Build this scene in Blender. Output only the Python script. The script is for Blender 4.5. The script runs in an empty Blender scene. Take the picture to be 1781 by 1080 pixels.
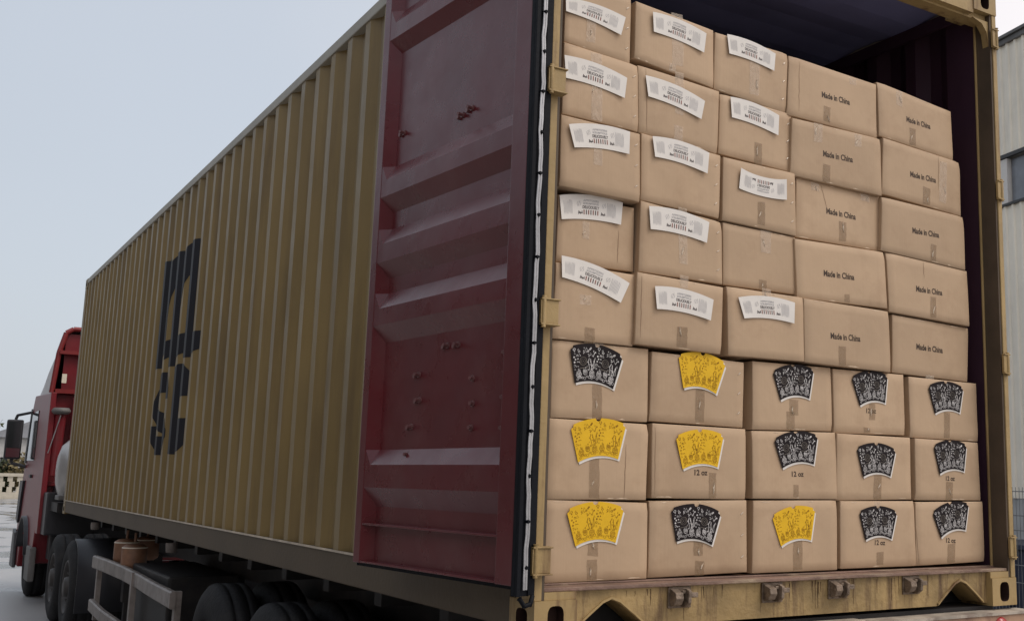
import bpy, bmesh, math, random
from mathutils import Vector, Matrix
R_ = math.radians
S = bpy.context.scene
C = S.collection
# ------------------------------------------------------------------ camera, world, sun, exposure
GZ = -1.33                                   # ground level; z = 0 is the underside of the container
cam_d = bpy.data.cameras.new('camera'); cam = bpy.data.objects.new('camera', cam_d); C.objects.link(cam)
cam.location = (-1.79526, -3.33235, 0.51489)
cam.rotation_euler = (1.736395, -0.017416, -0.594501)
cam_d.sensor_width = 36; cam_d.lens = 39.0817; cam_d.shift_x = -0.13628; cam_d.shift_y = -0.01510
cam_d.clip_start = 0.05; cam_d.clip_end = 2000
S.camera = cam
S.render.resolution_x = 1024; S.render.resolution_y = 620
SUN_AZ, SUN_EL = R_(140), R_(52)             # azimuth from +Y towards +X
sdir = Vector((math.sin(SUN_AZ)*math.cos(SUN_EL), math.cos(SUN_AZ)*math.cos(SUN_EL), math.sin(SUN_EL)))
W = bpy.data.worlds.new('World'); S.world = W; W.use_nodes = True
nt = W.node_tree; nt.nodes.clear()
def wn(t, **k):
    n = nt.nodes.new(t)
    for a, b in k.items(): setattr(n, a, b)
    return n
sky = wn('ShaderNodeTexSky', sky_type='NISHITA', sun_disc=False)
sky.sun_elevation = SUN_EL; sky.sun_rotation = SUN_AZ; sky.dust_density = 4; sky.air_density = 1.2
bg1 = wn('ShaderNodeBackground'); bg1.inputs[1].default_value = 0.03
nt.links.new(sky.outputs[0], bg1.inputs[0])
tc = wn('ShaderNodeTexCoord')
dot = wn('ShaderNodeVectorMath', operation='DOT_PRODUCT'); dot.inputs[1].default_value = (0.80, -0.60, 0.0)
nt.links.new(tc.outputs['Generated'], dot.inputs[0])
nz = wn('ShaderNodeTexNoise'); nz.inputs['Scale'].default_value = 2.6; nz.inputs['Detail'].default_value = 5
nt.links.new(tc.outputs['Generated'], nz.inputs['Vector'])
ma = wn('ShaderNodeMath', operation='MULTIPLY_ADD'); ma.inputs[1].default_value = 0.34; 
nt.links.new(nz.outputs[0], ma.inputs[0]); nt.links.new(dot.outputs['Value'], ma.inputs[2])
rp = wn('ShaderNodeValToRGB'); rp.color_ramp.interpolation = 'EASE'
mr = wn('ShaderNodeMapRange'); mr.inputs[1].default_value = -0.70; mr.inputs[2].default_value = 0.75
nt.links.new(ma.outputs[0], mr.inputs[0]); nt.links.new(mr.outputs[0], rp.inputs[0])
e = rp.color_ramp.elements
e[0].position = 0.0; e[0].color = (0.50, 0.535, 0.585, 1)
e[1].position = 0.85; e[1].color = (1.0, 0.93, 0.91, 1)
m_ = rp.color_ramp.elements.new(0.32); m_.color = (0.555, 0.595, 0.655, 1)
bg2 = wn('ShaderNodeBackground'); bg2.inputs[1].default_value = 0.95
nt.links.new(rp.outputs[0], bg2.inputs[0])
ad = wn('ShaderNodeAddShader'); wo = wn('ShaderNodeOutputWorld')
nt.links.new(bg1.outputs[0], ad.inputs[0]); nt.links.new(bg2.outputs[0], ad.inputs[1]); nt.links.new(ad.outputs[0], wo.inputs[0])
sd = bpy.data.lights.new('sun', 'SUN'); sd.energy = 1.15; sd.angle = R_(25); sd.color = (1.0, 0.95, 0.88)
so = bpy.data.objects.new('sun', sd); C.objects.link(so); so.rotation_euler = (-sdir).to_track_quat('-Z', 'Y').to_euler()
S.view_settings.view_transform = 'Standard'; S.view_settings.look = 'None'
S.view_settings.exposure = 0.0; S.view_settings.gamma = 1.0; S.view_settings.use_curve_mapping = False

# ------------------------------------------------------------------ helpers
class MB:
    """collects faces; build() links them as one mesh object"""
    def __init__(s): s.v = []; s.f = []; s.sm = []
    def add(s, vs, fs, smooth=False):
        o = len(s.v); s.v += [tuple(p) for p in vs]; s.f += [tuple(i + o for i in f) for f in fs]; s.sm += [smooth]*len(fs); return s
    def box(s, x0, x1, y0, y1, z0, z1, fn=None):
        vs = [(x, y, z) for z in (z0, z1) for y in (y0, y1) for x in (x0, x1)]
        if fn: vs = [fn(*p) for p in vs]
        return s.add(vs, [(0,2,3,1),(4,5,7,6),(0,1,5,4),(2,6,7,3),(0,4,6,2),(1,3,7,5)])
    def tube(s, a, b, r, n=12, r2=None, caps=True):
        a = Vector(a); b = Vector(b); r2 = r if r2 is None else r2
        q = (b - a).to_track_quat('Z', 'Y'); vs = []
        for p, rr in ((a, r), (b, r2)):
            for i in range(n):
                t = 2*math.pi*i/n; vs.append(p + q @ Vector((rr*math.cos(t), rr*math.sin(t), 0)))
        s.add(vs, [(i, (i+1) % n, n+(i+1) % n, n+i) for i in range(n)], True)
        if caps: s.add(vs[:n], [tuple(range(n))[::-1]]); s.add(vs[n:], [tuple(range(n))])
        return s
    def path(s, pts, r, n=8):
        for a, b in zip(pts, pts[1:]): s.tube(a, b, r, n)
        return s
    def lathe(s, prof, org, axis, n=32):
        """prof: (radius, along) pairs revolved round axis ('X','Y','Z')"""
        vs = []; m = len(prof)
        for i in range(n):
            t = 2*math.pi*i/n; c, k = math.cos(t), math.sin(t)
            for r, a in prof:
                p = {'X': (a, r*c, r*k), 'Y': (r*c, a, r*k), 'Z': (r*c, r*k, a)}[axis]
                vs.append((p[0]+org[0], p[1]+org[1], p[2]+org[2]))
        fs = [(i*m+j, ((i+1) % n)*m+j, ((i+1) % n)*m+j+1, i*m+j+1) for i in range(n) for j in range(m-1)]
        return s.add(vs, fs, True)
    def prism(s, poly, fn, a, b):
        """poly of (p,q); fn(p,q,t) -> xyz; extruded t = a..b"""
        n = len(poly)
        vs = [fn(p, q, a) for p, q in poly] + [fn(p, q, b) for p, q in poly]
        return s.add(vs, [tuple(range(n))[::-1], tuple(range(n, 2*n))] + [(i, (i+1) % n, n+(i+1) % n, n+i) for i in range(n)])
    def build(s, name, mat, parent=None, bevel=0, fix=True, seg=2, auto=True):
        me = bpy.data.meshes.new(name); me.from_pydata(s.v, [], s.f)
        for p, k in zip(me.polygons, s.sm): p.use_smooth = k
        if fix:
            bm = bmesh.new(); bm.from_mesh(me); bmesh.ops.recalc_face_normals(bm, faces=bm.faces)
            if bevel:
                bmesh.ops.remove_doubles(bm, verts=bm.verts, dist=1e-5)
                ed = [e for e in bm.edges if len(e.link_faces) == 2 and e.calc_face_angle(0) > 0.5]
                bmesh.ops.bevel(bm, geom=ed, offset=bevel, segments=seg, profile=0.6, affect='EDGES', clamp_overlap=True)
            bm.to_mesh(me); bm.free()
        me.materials.append(mat); o = bpy.data.objects.new(name, me); C.objects.link(o)
        if parent is not None: o.parent = parent
        return o
def tag(o, label=None, cat=None, group=None, kind=None):
    for k, v in (('label', label), ('category', cat), ('group', group), ('kind', kind)):
        if v: o[k] = v
    return o
def thing(name, label, cat, group=None, loc=(0, 0, 0)):
    o = bpy.data.objects.new(name, None); o.empty_display_size = 0.1; C.objects.link(o); o.location = loc
    return tag(o, label, cat, group)

def mat(name, col, rough=0.5, spec=0.5, metal=0.0, var=0.0, vscale=3.0, dirt=None, dscale=6.0, damt=0.5, streak=False,
        bump=0.0, bscale=40.0, island=0.0, alpha=1.0, coat=0.0, rvar=0.0, stretch=None, thr=(0.5, 0.72)):
    m = bpy.data.materials.new(name); m.use_nodes = True; t = m.node_tree; N = t.nodes; L = t.links
    b = N['Principled BSDF']; b.inputs['Roughness'].default_value = rough; b.inputs['Metallic'].default_value = metal
    b.inputs['Specular IOR Level'].default_value = spec; b.inputs['Alpha'].default_value = alpha
    b.inputs['Coat Weight'].default_value = coat; b.inputs['Coat Roughness'].default_value = 0.15
    b.inputs['Base Color'].default_value = (*col, 1)
    g = N.new('ShaderNodeNewGeometry')
    src = None
    def rgb(c):
        r = N.new('ShaderNodeRGB'); r.outputs[0].default_value = (*c, 1); return r.outputs[0]
    def noise(scale, detail=5, st=None, rough_=0.55):
        mp = N.new('ShaderNodeMapping'); L.new(g.outputs['Position'], mp.inputs[0])
        if st: mp.inputs['Scale'].default_value = st
        n = N.new('ShaderNodeTexNoise'); n.inputs['Scale'].default_value = scale; n.inputs['Detail'].default_value = detail
        n.inputs['Roughness'].default_value = rough_
        L.new(mp.outputs[0], n.inputs['Vector']); return n.outputs['Fac']
    cur = rgb(col)
    if var:
        n = noise(vscale, 6, stretch); h = N.new('ShaderNodeMapRange'); L.new(n, h.inputs[0])
        h.inputs[1].default_value = 0.3; h.inputs[2].default_value = 0.7; h.inputs[3].default_value = 1-var; h.inputs[4].default_value = 1+var
        mu = N.new('ShaderNodeVectorMath'); mu.operation = 'SCALE'; L.new(cur, mu.inputs[0]); L.new(h.outputs[0], mu.inputs['Scale']); cur = mu.outputs[0]
    if island:
        oi = N.new('ShaderNodeObjectInfo'); h = N.new('ShaderNodeMapRange'); L.new(oi.outputs['Random'], h.inputs[0])
        h.inputs[3].default_value = 1-island; h.inputs[4].default_value = 1+island
        mu = N.new('ShaderNodeVectorMath'); mu.operation = 'SCALE'; L.new(cur, mu.inputs[0]); L.new(h.outputs[0], mu.inputs['Scale']); cur = mu.outputs[0]
    if dirt:
        n = noise(dscale, 8, (1, 1, 0.12) if streak else stretch, 0.65); h = N.new('ShaderNodeMapRange'); L.new(n, h.inputs[0])
        h.inputs[1].default_value = thr[0]; h.inputs[2].default_value = thr[1]; h.inputs[3].default_value = 0; h.inputs[4].default_value = damt
        mx = N.new('ShaderNodeMix'); mx.data_type = 'RGBA'; L.new(h.outputs[0], mx.inputs[0]); L.new(cur, mx.inputs[6]); mx.inputs[7].default_value = (*dirt, 1)
        cur = mx.outputs[2]
    L.new(cur, b.inputs['Base Color'])
    if rvar:
        n = noise(vscale*2.3, 5, stretch); h = N.new('ShaderNodeMapRange'); L.new(n, h.inputs[0])
        h.inputs[1].default_value = 0.3; h.inputs[2].default_value = 0.7; h.inputs[3].default_value = max(rough-rvar, 0.02); h.inputs[4].default_value = min(rough+rvar, 1)
        L.new(h.outputs[0], b.inputs['Roughness'])
    if bump:
        n = noise(bscale, 4); bp = N.new('ShaderNodeBump'); bp.inputs['Strength'].default_value = bump; bp.inputs['Distance'].default_value = 0.02
        L.new(n, bp.inputs['Height']); L.new(bp.outputs[0], b.inputs['Normal'])
    return m
M = {}
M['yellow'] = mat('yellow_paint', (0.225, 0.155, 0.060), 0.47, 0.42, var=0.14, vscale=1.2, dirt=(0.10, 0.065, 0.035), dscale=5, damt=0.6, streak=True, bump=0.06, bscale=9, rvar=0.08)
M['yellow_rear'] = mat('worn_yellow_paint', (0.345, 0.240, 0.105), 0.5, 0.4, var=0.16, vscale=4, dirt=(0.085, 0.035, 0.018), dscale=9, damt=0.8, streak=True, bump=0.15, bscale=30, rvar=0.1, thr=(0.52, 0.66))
M['sill'] = mat('rust_streaked_sill', (0.31, 0.215, 0.095), 0.6, 0.35, var=0.34, vscale=5, dirt=(0.075, 0.038, 0.022), dscale=16, damt=0.85, streak=True, bump=0.3, bscale=40, thr=(0.50, 0.66))
M['ledge'] = mat('worn_ledge', (0.20, 0.125, 0.095), 0.6, 0.4, var=0.35, vscale=14, dirt=(0.42, 0.33, 0.22), dscale=12, damt=0.8, bump=0.3, bscale=50, stretch=(0.3, 1, 1))
M['rail'] = mat('dusty_rail', (0.085, 0.060, 0.034), 0.6, 0.35, var=0.15, vscale=2, dirt=(0.07, 0.05, 0.03), dscale=4, damt=0.6, bump=0.1)
M['redpaint'] = mat('dark_red_paint', (0.105, 0.012, 0.016), 0.30, 0.50, var=0.12, vscale=3, dirt=(0.16, 0.08, 0.075), dscale=4, damt=0.25, bump=0.05, bscale=12, rvar=0.07, coat=0.08)
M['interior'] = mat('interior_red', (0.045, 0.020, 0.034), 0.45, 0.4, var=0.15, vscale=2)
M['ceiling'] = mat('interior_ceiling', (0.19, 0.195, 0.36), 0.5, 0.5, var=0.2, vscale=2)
M['floor'] = mat('plywood_floor', (0.16, 0.09, 0.05), 0.7, 0.3, var=0.2, vscale=5)
M['ink'] = mat('black_lettering', (0.010, 0.010, 0.014), 0.55, 0.35, var=0.2, vscale=3)
M['rubber'] = mat('rubber_seal', (0.005, 0.006, 0.009), 0.6, 0.15, var=0.2, vscale=8, bump=0.1)
M['strip'] = mat('galvanised_strip', (0.38, 0.38, 0.39), 0.38, 0.5, metal=0.9, var=0.2, vscale=9, bump=0.2, bscale=14)
M['bolt'] = mat('painted_bolt', (0.15, 0.065, 0.065), 0.4, 0.6, var=0.2, vscale=20)
M['hole'] = mat('casting_pocket', (0.035, 0.018, 0.014), 0.8, 0.2, var=0.3, vscale=20)
M['recess'] = mat('shaded_recess', (0.085, 0.062, 0.042), 0.6, 0.35, var=0.2, vscale=6)  # inner side of the yellow post, its shade painted in as darker brown
M['toprail'] = mat('pale_top_rail', (0.34, 0.31, 0.25), 0.5, 0.4, var=0.12, vscale=3)  # paler and greyer than the wall paint
M['edge'] = mat('bare_edge', (0.50, 0.42, 0.32), 0.5, 0.4, var=0.3, vscale=9)
M['run'] = mat('rust_run', (0.060, 0.026, 0.015), 0.7, 0.2, var=0.5, vscale=30)
M['steel'] = mat('worn_steel', (0.20, 0.15, 0.11), 0.55, 0.5, metal=0.3, var=0.3, vscale=25, dirt=(0.05, 0.03, 0.02), dscale=30, damt=0.7, bump=0.4, bscale=60)
M['tyre'] = mat('tyre_rubber', (0.016, 0.016, 0.017), 0.75, 0.25, var=0.3, vscale=6, dirt=(0.05, 0.045, 0.04), dscale=5, damt=0.4, bump=0.3, bscale=50)
M['rim'] = mat('rim_steel', (0.055, 0.05, 0.047), 0.55, 0.5, metal=0.2, var=0.3, vscale=9)
M['chassis'] = mat('chassis_black', (0.020, 0.018, 0.018), 0.6, 0.4, var=0.3, vscale=5, dirt=(0.06, 0.045, 0.035), dscale=5, damt=0.4)
M['guard'] = mat('guard_grey', (0.23, 0.20, 0.18), 0.5, 0.5, metal=0.2, var=0.25, vscale=6, dirt=(0.07, 0.05, 0.04), dscale=9, damt=0.6)
M['tankp'] = mat('rusty_tank', (0.23, 0.115, 0.065), 0.55, 0.5, var=0.25, vscale=10)
M['cabred'] = mat('cab_red', (0.17, 0.010, 0.016), 0.38, 0.45, var=0.10, vscale=3, dirt=(0.10, 0.03, 0.03), dscale=4, damt=0.5, bump=0.05, bscale=8)
M['cabedge'] = mat('cab_roof_red', (0.20, 0.018, 0.018), 0.4, 0.5, var=0.12)
M['cabgrey'] = mat('dusty_grey', (0.13, 0.125, 0.12), 0.55, 0.4, var=0.2, vscale=5, dirt=(0.10, 0.08, 0.07), dscale=6, damt=0.6)
M['dark'] = mat('dark_plastic', (0.022, 0.022, 0.026), 0.45, 0.5, var=0.2)
M['glass'] = mat('cab_glass', (0.02, 0.025, 0.03), 0.06, 0.8)
M['white'] = mat('white_reflector', (0.75, 0.68, 0.55), 0.35, 0.5)
M['tank'] = mat('fuel_tank', (0.42, 0.41, 0.40), 0.35, 0.5, metal=0.4, var=0.12, vscale=4)
M['beam'] = mat('bumper_paint', (0.40, 0.25, 0.16), 0.55, 0.4, var=0.3, vscale=6, dirt=(0.10, 0.02, 0.02), dscale=5, damt=0.8, stretch=(1, 1, 0.4))
M['beamtop'] = mat('bumper_top', (0.38, 0.33, 0.27), 0.6, 0.4, var=0.3, vscale=9, dirt=(0.10, 0.05, 0.04), dscale=10, damt=0.7)
M['lamp'] = mat('red_lamp', (0.35, 0.03, 0.03), 0.2, 0.6)
M['lampdot'] = mat('lamp_centre', (0.5, 0.30, 0.26), 0.3, 0.6)
M['paper'] = mat('white_paper', (0.70, 0.665, 0.62), 0.5, 0.4, var=0.03, vscale=20)
M['black_print'] = mat('sleeve_black', (0.014, 0.010, 0.011), 0.6, 0.15, var=0.2, vscale=12)
M['yellow_print'] = mat('sleeve_yellow', (0.72, 0.43, 0.012), 0.5, 0.3, var=0.06, vscale=20)
M['doodle_white'] = mat('chalk_ink', (0.50, 0.48, 0.47), 0.5, 0.4, var=0.45, vscale=40)
M['doodle_dim'] = mat('faint_ink', (0.10, 0.085, 0.07), 0.5, 0.4, var=0.4, vscale=30)
M['doodle_brown'] = mat('brown_ink', (0.30, 0.15, 0.006), 0.6, 0.2, var=0.3, vscale=40)
M['print_grey'] = mat('grey_ink', (0.40, 0.385, 0.385), 0.6, 0.3, var=0.1, vscale=60)
M['print_dark'] = mat('dark_ink', (0.085, 0.07, 0.07), 0.6, 0.3)
M['print_red'] = mat('red_ink', (0.22, 0.07, 0.05), 0.6, 0.3)
M['stamp'] = mat('stamp_ink', (0.055, 0.035, 0.024), 0.6, 0.3, var=0.5, vscale=80)
M['staple'] = mat('staple_wire', (0.75, 0.70, 0.62), 0.25, 0.6, metal=0.8)
M['siding'] = mat('warehouse_siding', (0.90, 0.83, 0.70), 0.5, 0.4, var=0.06, vscale=2, dirt=(0.30, 0.28, 0.25), dscale=2, damt=0.4, streak=True)
M['trim'] = mat('dark_trim', (0.06, 0.06, 0.06), 0.6, 0.4)
M['wall'] = mat('rendered_wall', (0.50, 0.46, 0.38), 0.8, 0.3, var=0.15, vscale=3, dirt=(0.25, 0.2, 0.14), dscale=1.5, damt=0.5)
M['plaster'] = mat('far_plaster', (0.42, 0.42, 0.41), 0.8, 0.3, var=0.1)
M['roofg'] = mat('far_roof', (0.24, 0.25, 0.27), 0.7, 0.3, var=0.15)
M['leaf'] = mat('leaf', (0.050, 0.062, 0.030), 0.6, 0.3, var=0.4, vscale=3)
M['leafdry'] = mat('dry_leaf', (0.15, 0.12, 0.055), 0.6, 0.3, var=0.4, vscale=3)
M['bark'] = mat('bark', (0.10, 0.08, 0.06), 0.9, 0.2, var=0.3)
M['wire'] = mat('fence_wire', (0.20, 0.20, 0.20), 0.5, 0.5, metal=0.5)
M['binblue'] = mat('dark_blue_steel', (0.016, 0.022, 0.05), 0.5, 0.5, var=0.3, vscale=2, dirt=(0.05, 0.04, 0.045), dscale=4, damt=0.5)

def kraft():
    m = mat('kraft_board', (0.455, 0.322, 0.208), 0.62, 0.32, var=0.05, vscale=4, island=0.06, dirt=(0.33, 0.215, 0.13), dscale=6, damt=0.45, thr=(0.5, 0.75))
    t = m.node_tree; N = t.nodes; L = t.links; b = N['Principled BSDF']
    g = N.new('ShaderNodeNewGeometry'); n1 = N.new('ShaderNodeTexNoise'); n1.inputs['Scale'].default_value = 7; n1.inputs['Detail'].default_value = 3
    L.new(g.outputs['Position'], n1.inputs['Vector'])
    mp = N.new('ShaderNodeMapping'); mp.inputs['Scale'].default_value = (90, 2, 2); L.new(g.outputs['Position'], mp.inputs[0])
    n2 = N.new('ShaderNodeTexNoise'); n2.inputs['Scale'].default_value = 1.6; n2.inputs['Detail'].default_value = 2; L.new(mp.outputs[0], n2.inputs['Vector'])
    b1 = N.new('ShaderNodeBump'); b1.inputs['Strength'].default_value = 0.16; b1.inputs['Distance'].default_value = 0.03; L.new(n1.outputs['Fac'], b1.inputs['Height'])
    b2 = N.new('ShaderNodeBump'); b2.inputs['Strength'].default_value = 0.10; b2.inputs['Distance'].default_value = 0.003; L.new(n2.outputs['Fac'], b2.inputs['Height'])
    L.new(b1.outputs[0], b2.inputs['Normal']); L.new(b2.outputs[0], b.inputs['Normal'])
    return m
M['kraft'] = kraft()
M['fold_glint'] = mat('tape_fold_glint', (0.72, 0.60, 0.46), 0.15, 0.7)  # small raised folds in the tape, their glint put in as pale colour
M['crease'] = mat('board_crease', (0.24, 0.155, 0.095), 0.7, 0.2)
M['scuff'] = mat('scuffed_board', (0.64, 0.50, 0.36), 0.7, 0.2, var=0.2, vscale=40)
def tapemat(name, col, alpha, rough):
    m = mat(name, col, rough, 0.6, alpha=alpha)
    t = m.node_tree; N = t.nodes; L = t.links; b = N['Principled BSDF']
    g = N.new('ShaderNodeNewGeometry'); mp = N.new('ShaderNodeMapping'); mp.inputs['Rotation'].default_value = (0, 0.5, 0); mp.inputs['Scale'].default_value = (2.2, 1, 1); L.new(g.outputs['Position'], mp.inputs[0])
    w = N.new('ShaderNodeTexNoise'); w.inputs['Scale'].default_value = 22; w.inputs['Detail'].default_value = 3; w.inputs['Distortion'].default_value = 1.5; L.new(mp.outputs[0], w.inputs['Vector'])
    b1 = N.new('ShaderNodeBump'); b1.inputs['Strength'].default_value = 0.8; b1.inputs['Distance'].default_value = 0.012; L.new(w.outputs['Fac'], b1.inputs['Height']); L.new(b1.outputs[0], b.inputs['Normal'])
    return m
M['tape_dark'] = tapemat('brown_tape', (0.26, 0.17, 0.09), 0.34, 0.22)
M['tape_light'] = tapemat('clear_tape', (0.74, 0.61, 0.48), 0.32, 0.24)

_tc = {}
def text2d(s):
    """flat triangulated text: (verts, faces) scaled so cap height is 1 and x starts at 0"""
    if s in _tc: return _tc[s]
    cu = bpy.data.curves.new('text', 'FONT'); cu.body = s; cu.size = 1.0; cu.offset = 0.030; cu.resolution_u = 3
    o = bpy.data.objects.new('text', cu); C.objects.link(o)
    dg = bpy.context.evaluated_depsgraph_get(); dg.update()
    me = bpy.data.meshes.new_from_object(o.evaluated_get(dg))
    vs = [(v.co.x, v.co.y) for v in me.vertices]; fs = [tuple(p.vertices) for p in me.polygons]
    bpy.data.objects.remove(o); bpy.data.curves.remove(cu); bpy.data.meshes.remove(me)
    x0 = min(v[0] for v in vs); w = max(v[0] for v in vs)-x0
    h = 0.69
    vs = [((x-x0)/w, y/h) for x, y in vs]
    _tc[s] = (vs, fs, w/h); return _tc[s]
BOX={11:[0.105,[0.104,2.371],[0.392,2.364],[0.396,2.094],[0.106,2.117]],12:[0.1,[0.103,2.112],[0.43,2.094],[0.436,1.829],[0.101,1.834]],13:[0.085,[0.092,1.826],[0.437,1.819],[0.44,1.551],[0.092,1.558]],14:[0.125,[0.113,1.538],[0.441,1.537],[0.444,1.29],[0.11,1.288]],15:[0.1,[0.096,1.28],[0.436,1.274],[0.437,1.006],[0.09,1.006]],16:[0.108,[0.097,1.003],[0.51,1.002],[0.508,0.729],[0.096,0.728]],17:[0.1,[0.091,0.725],[0.506,0.721],[0.501,0.446],[0.092,0.446]],18:[0.1,[0.093,0.445],[0.511,0.436],[0.508,0.167],[0.092,0.165]],21:[0.105,[0.419,2.359],[0.799,2.333],[0.796,2.084],[0.414,2.122]],22:[0.1,[0.43,2.098],[0.821,2.074],[0.818,1.813],[0.441,1.83]],23:[0.098,[0.448,1.827],[0.831,1.807],[0.83,1.549],[0.454,1.565]],24:[0.095,[0.452,1.562],[0.837,1.533],[0.842,1.283],[0.448,1.288]],25:[0.085,[0.434,1.283],[0.837,1.269],[0.834,1.005],[0.432,1.013]],26:[0.108,[0.523,0.994],[0.961,0.984],[0.959,0.727],[0.52,0.734]],27:[0.1,[0.525,0.726],[0.97,0.722],[0.968,0.451],[0.526,0.453]],28:[0.1,[0.52,0.443],[0.968,0.448],[0.975,0.176],[0.522,0.168]],31:[0.11,[0.806,2.327],[1.198,2.326],[1.191,2.062],[0.805,2.086]],32:[0.115,[0.839,2.075],[1.224,2.063],[1.217,1.809],[0.835,1.822]],33:[0.1,[0.847,1.806],[1.229,1.802],[1.234,1.533],[0.846,1.545]],34:[0.108,[0.853,1.538],[1.235,1.529],[1.246,1.287],[0.858,1.286]],35:[0.084,[0.859,1.276],[1.253,1.272],[1.261,1.008],[0.87,1.004]],36:[0.108,[1.005,0.993],[1.433,0.997],[1.439,0.732],[1.006,0.722]],37:[0.1,[1.002,0.717],[1.448,0.727],[1.451,0.454],[1.003,0.454]],38:[0.1,[1.009,0.447],[1.448,0.45],[1.447,0.171],[1.004,0.17]],41:[0.11,[1.205,2.322],[1.731,2.309],[1.729,2.054],[1.192,2.055]],42:[0.098,[1.212,2.043],[1.734,2.048],[1.739,1.786],[1.205,1.793]],43:[0.118,[1.251,1.793],[1.745,1.787],[1.743,1.538],[1.244,1.533]],44:[0.095,[1.223,1.521],[1.744,1.53],[1.756,1.279],[1.235,1.272]],45:[0.086,[1.258,1.271],[1.76,1.266],[1.768,0.999],[1.263,1.006]],46:[0.108,[1.443,0.994],[1.864,0.996],[1.865,0.731],[1.447,0.725]],47:[0.1,[1.451,0.724],[1.887,0.721],[1.892,0.456],[1.451,0.449]],48:[0.1,[1.466,0.447],[1.902,0.449],[1.915,0.174],[1.469,0.174]],51:[0.115,[1.74,2.325],[2.237,2.287],[2.242,2.043],[1.741,2.068]],52:[0.105,[1.756,2.06],[2.27,2.036],[2.275,1.775],[1.75,1.8]],53:[0.095,[1.739,1.782],[2.271,1.767],[2.277,1.514],[1.73,1.538]],54:[0.098,[1.763,1.533],[2.292,1.511],[2.297,1.251],[1.773,1.268]],55:[0.112,[1.802,1.259],[2.309,1.244],[2.294,0.993],[1.798,1.002]],56:[0.108,[1.898,0.991],[2.345,0.988],[2.344,0.72],[1.901,0.723]],57:[0.1,[1.914,0.72],[2.336,0.715],[2.346,0.454],[1.917,0.453]],58:[0.1,[1.911,0.445],[2.35,0.449],[2.36,0.182],[1.915,0.174]]}
WHITE={11:[[0.101,2.284],[0.365,2.273],[0.344,2.195],[0.102,2.23]],21:[[0.491,2.329],[0.753,2.304],[0.74,2.219],[0.495,2.247]],31:[[0.862,2.33],[1.122,2.307],[1.112,2.228],[0.872,2.248]],12:[[0.1,2.057],[0.374,2.029],[0.363,1.946],[0.108,1.97]],22:[[0.46,2.06],[0.744,2.015],[0.725,1.935],[0.473,1.977]],32:[[0.887,2.069],[1.145,2.041],[1.138,1.952],[0.893,1.982]],13:[[0.118,1.791],[0.385,1.815],[0.382,1.726],[0.143,1.707]],23:[[0.494,1.821],[0.768,1.805],[0.758,1.718],[0.506,1.741]],33:[[0.93,1.772],[1.172,1.765],[1.175,1.678],[0.922,1.686]],14:[[0.112,1.533],[0.384,1.547],[0.376,1.46],[0.122,1.444]],24:[[0.485,1.544],[0.769,1.522],[0.756,1.437],[0.492,1.455]],15:[[0.113,1.305],[0.407,1.238],[0.368,1.16],[0.116,1.226]],25:[[0.508,1.236],[0.784,1.213],[0.769,1.13],[0.517,1.15]],35:[[0.909,1.237],[1.2,1.245],[1.194,1.158],[0.938,1.155]]}
CUP={16:[[0.165,0.984],[0.391,0.966],[0.351,0.842],[0.189,0.854]],26:[[0.639,0.99],[0.868,0.974],[0.82,0.851],[0.665,0.864]],17:[[0.173,0.701],[0.405,0.716],[0.373,0.59],[0.208,0.575]],27:[[0.626,0.681],[0.854,0.694],[0.825,0.571],[0.66,0.56]],18:[[0.167,0.41],[0.404,0.418],[0.37,0.296],[0.207,0.286]],28:[[0.61,0.415],[0.841,0.402],[0.798,0.281],[0.636,0.295]],38:[[1.097,0.387],[1.325,0.416],[1.301,0.291],[1.144,0.27]],36:[[1.105,0.959],[1.33,0.983],[1.305,0.86],[1.146,0.845]],46:[[1.542,0.965],[1.759,0.986],[1.741,0.865],[1.59,0.846]],56:[[2.014,0.957],[2.244,0.962],[2.215,0.846],[2.054,0.835]],37:[[1.107,0.688],[1.34,0.711],[1.317,0.593],[1.151,0.574]],47:[[1.558,0.668],[1.793,0.666],[1.757,0.552],[1.595,0.548]],57:[[2.028,0.692],[2.247,0.702],[2.225,0.582],[2.063,0.568]],48:[[1.568,0.404],[1.792,0.404],[1.756,0.29],[1.604,0.288]],58:[[2.012,0.401],[2.25,0.44],[2.223,0.323],[2.064,0.292]]}
TEXT={41:[[1.39,2.175],[1.56,2.175]],42:[[1.386,1.906],[1.56,1.908]],43:[[1.418,1.661],[1.593,1.659]],44:[[1.381,1.381],[1.556,1.383]],45:[[1.408,1.116],[1.582,1.118]],51:[[1.921,2.172],[2.083,2.167]],52:[[1.928,1.909],[2.101,1.908]],53:[[1.924,1.643],[2.099,1.644]],54:[[1.945,1.378],[2.117,1.377]],55:[[1.95,1.117],[2.123,1.113]],27:[[0.718,0.54],[0.78,0.541]],37:[[1.203,0.543],[1.266,0.544]],46:[[1.632,0.818],[1.691,0.819]],57:[[2.109,0.54],[2.168,0.54]],48:[[1.663,0.267],[1.724,0.266]],58:[[2.102,0.27],[2.165,0.268]]}
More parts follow.
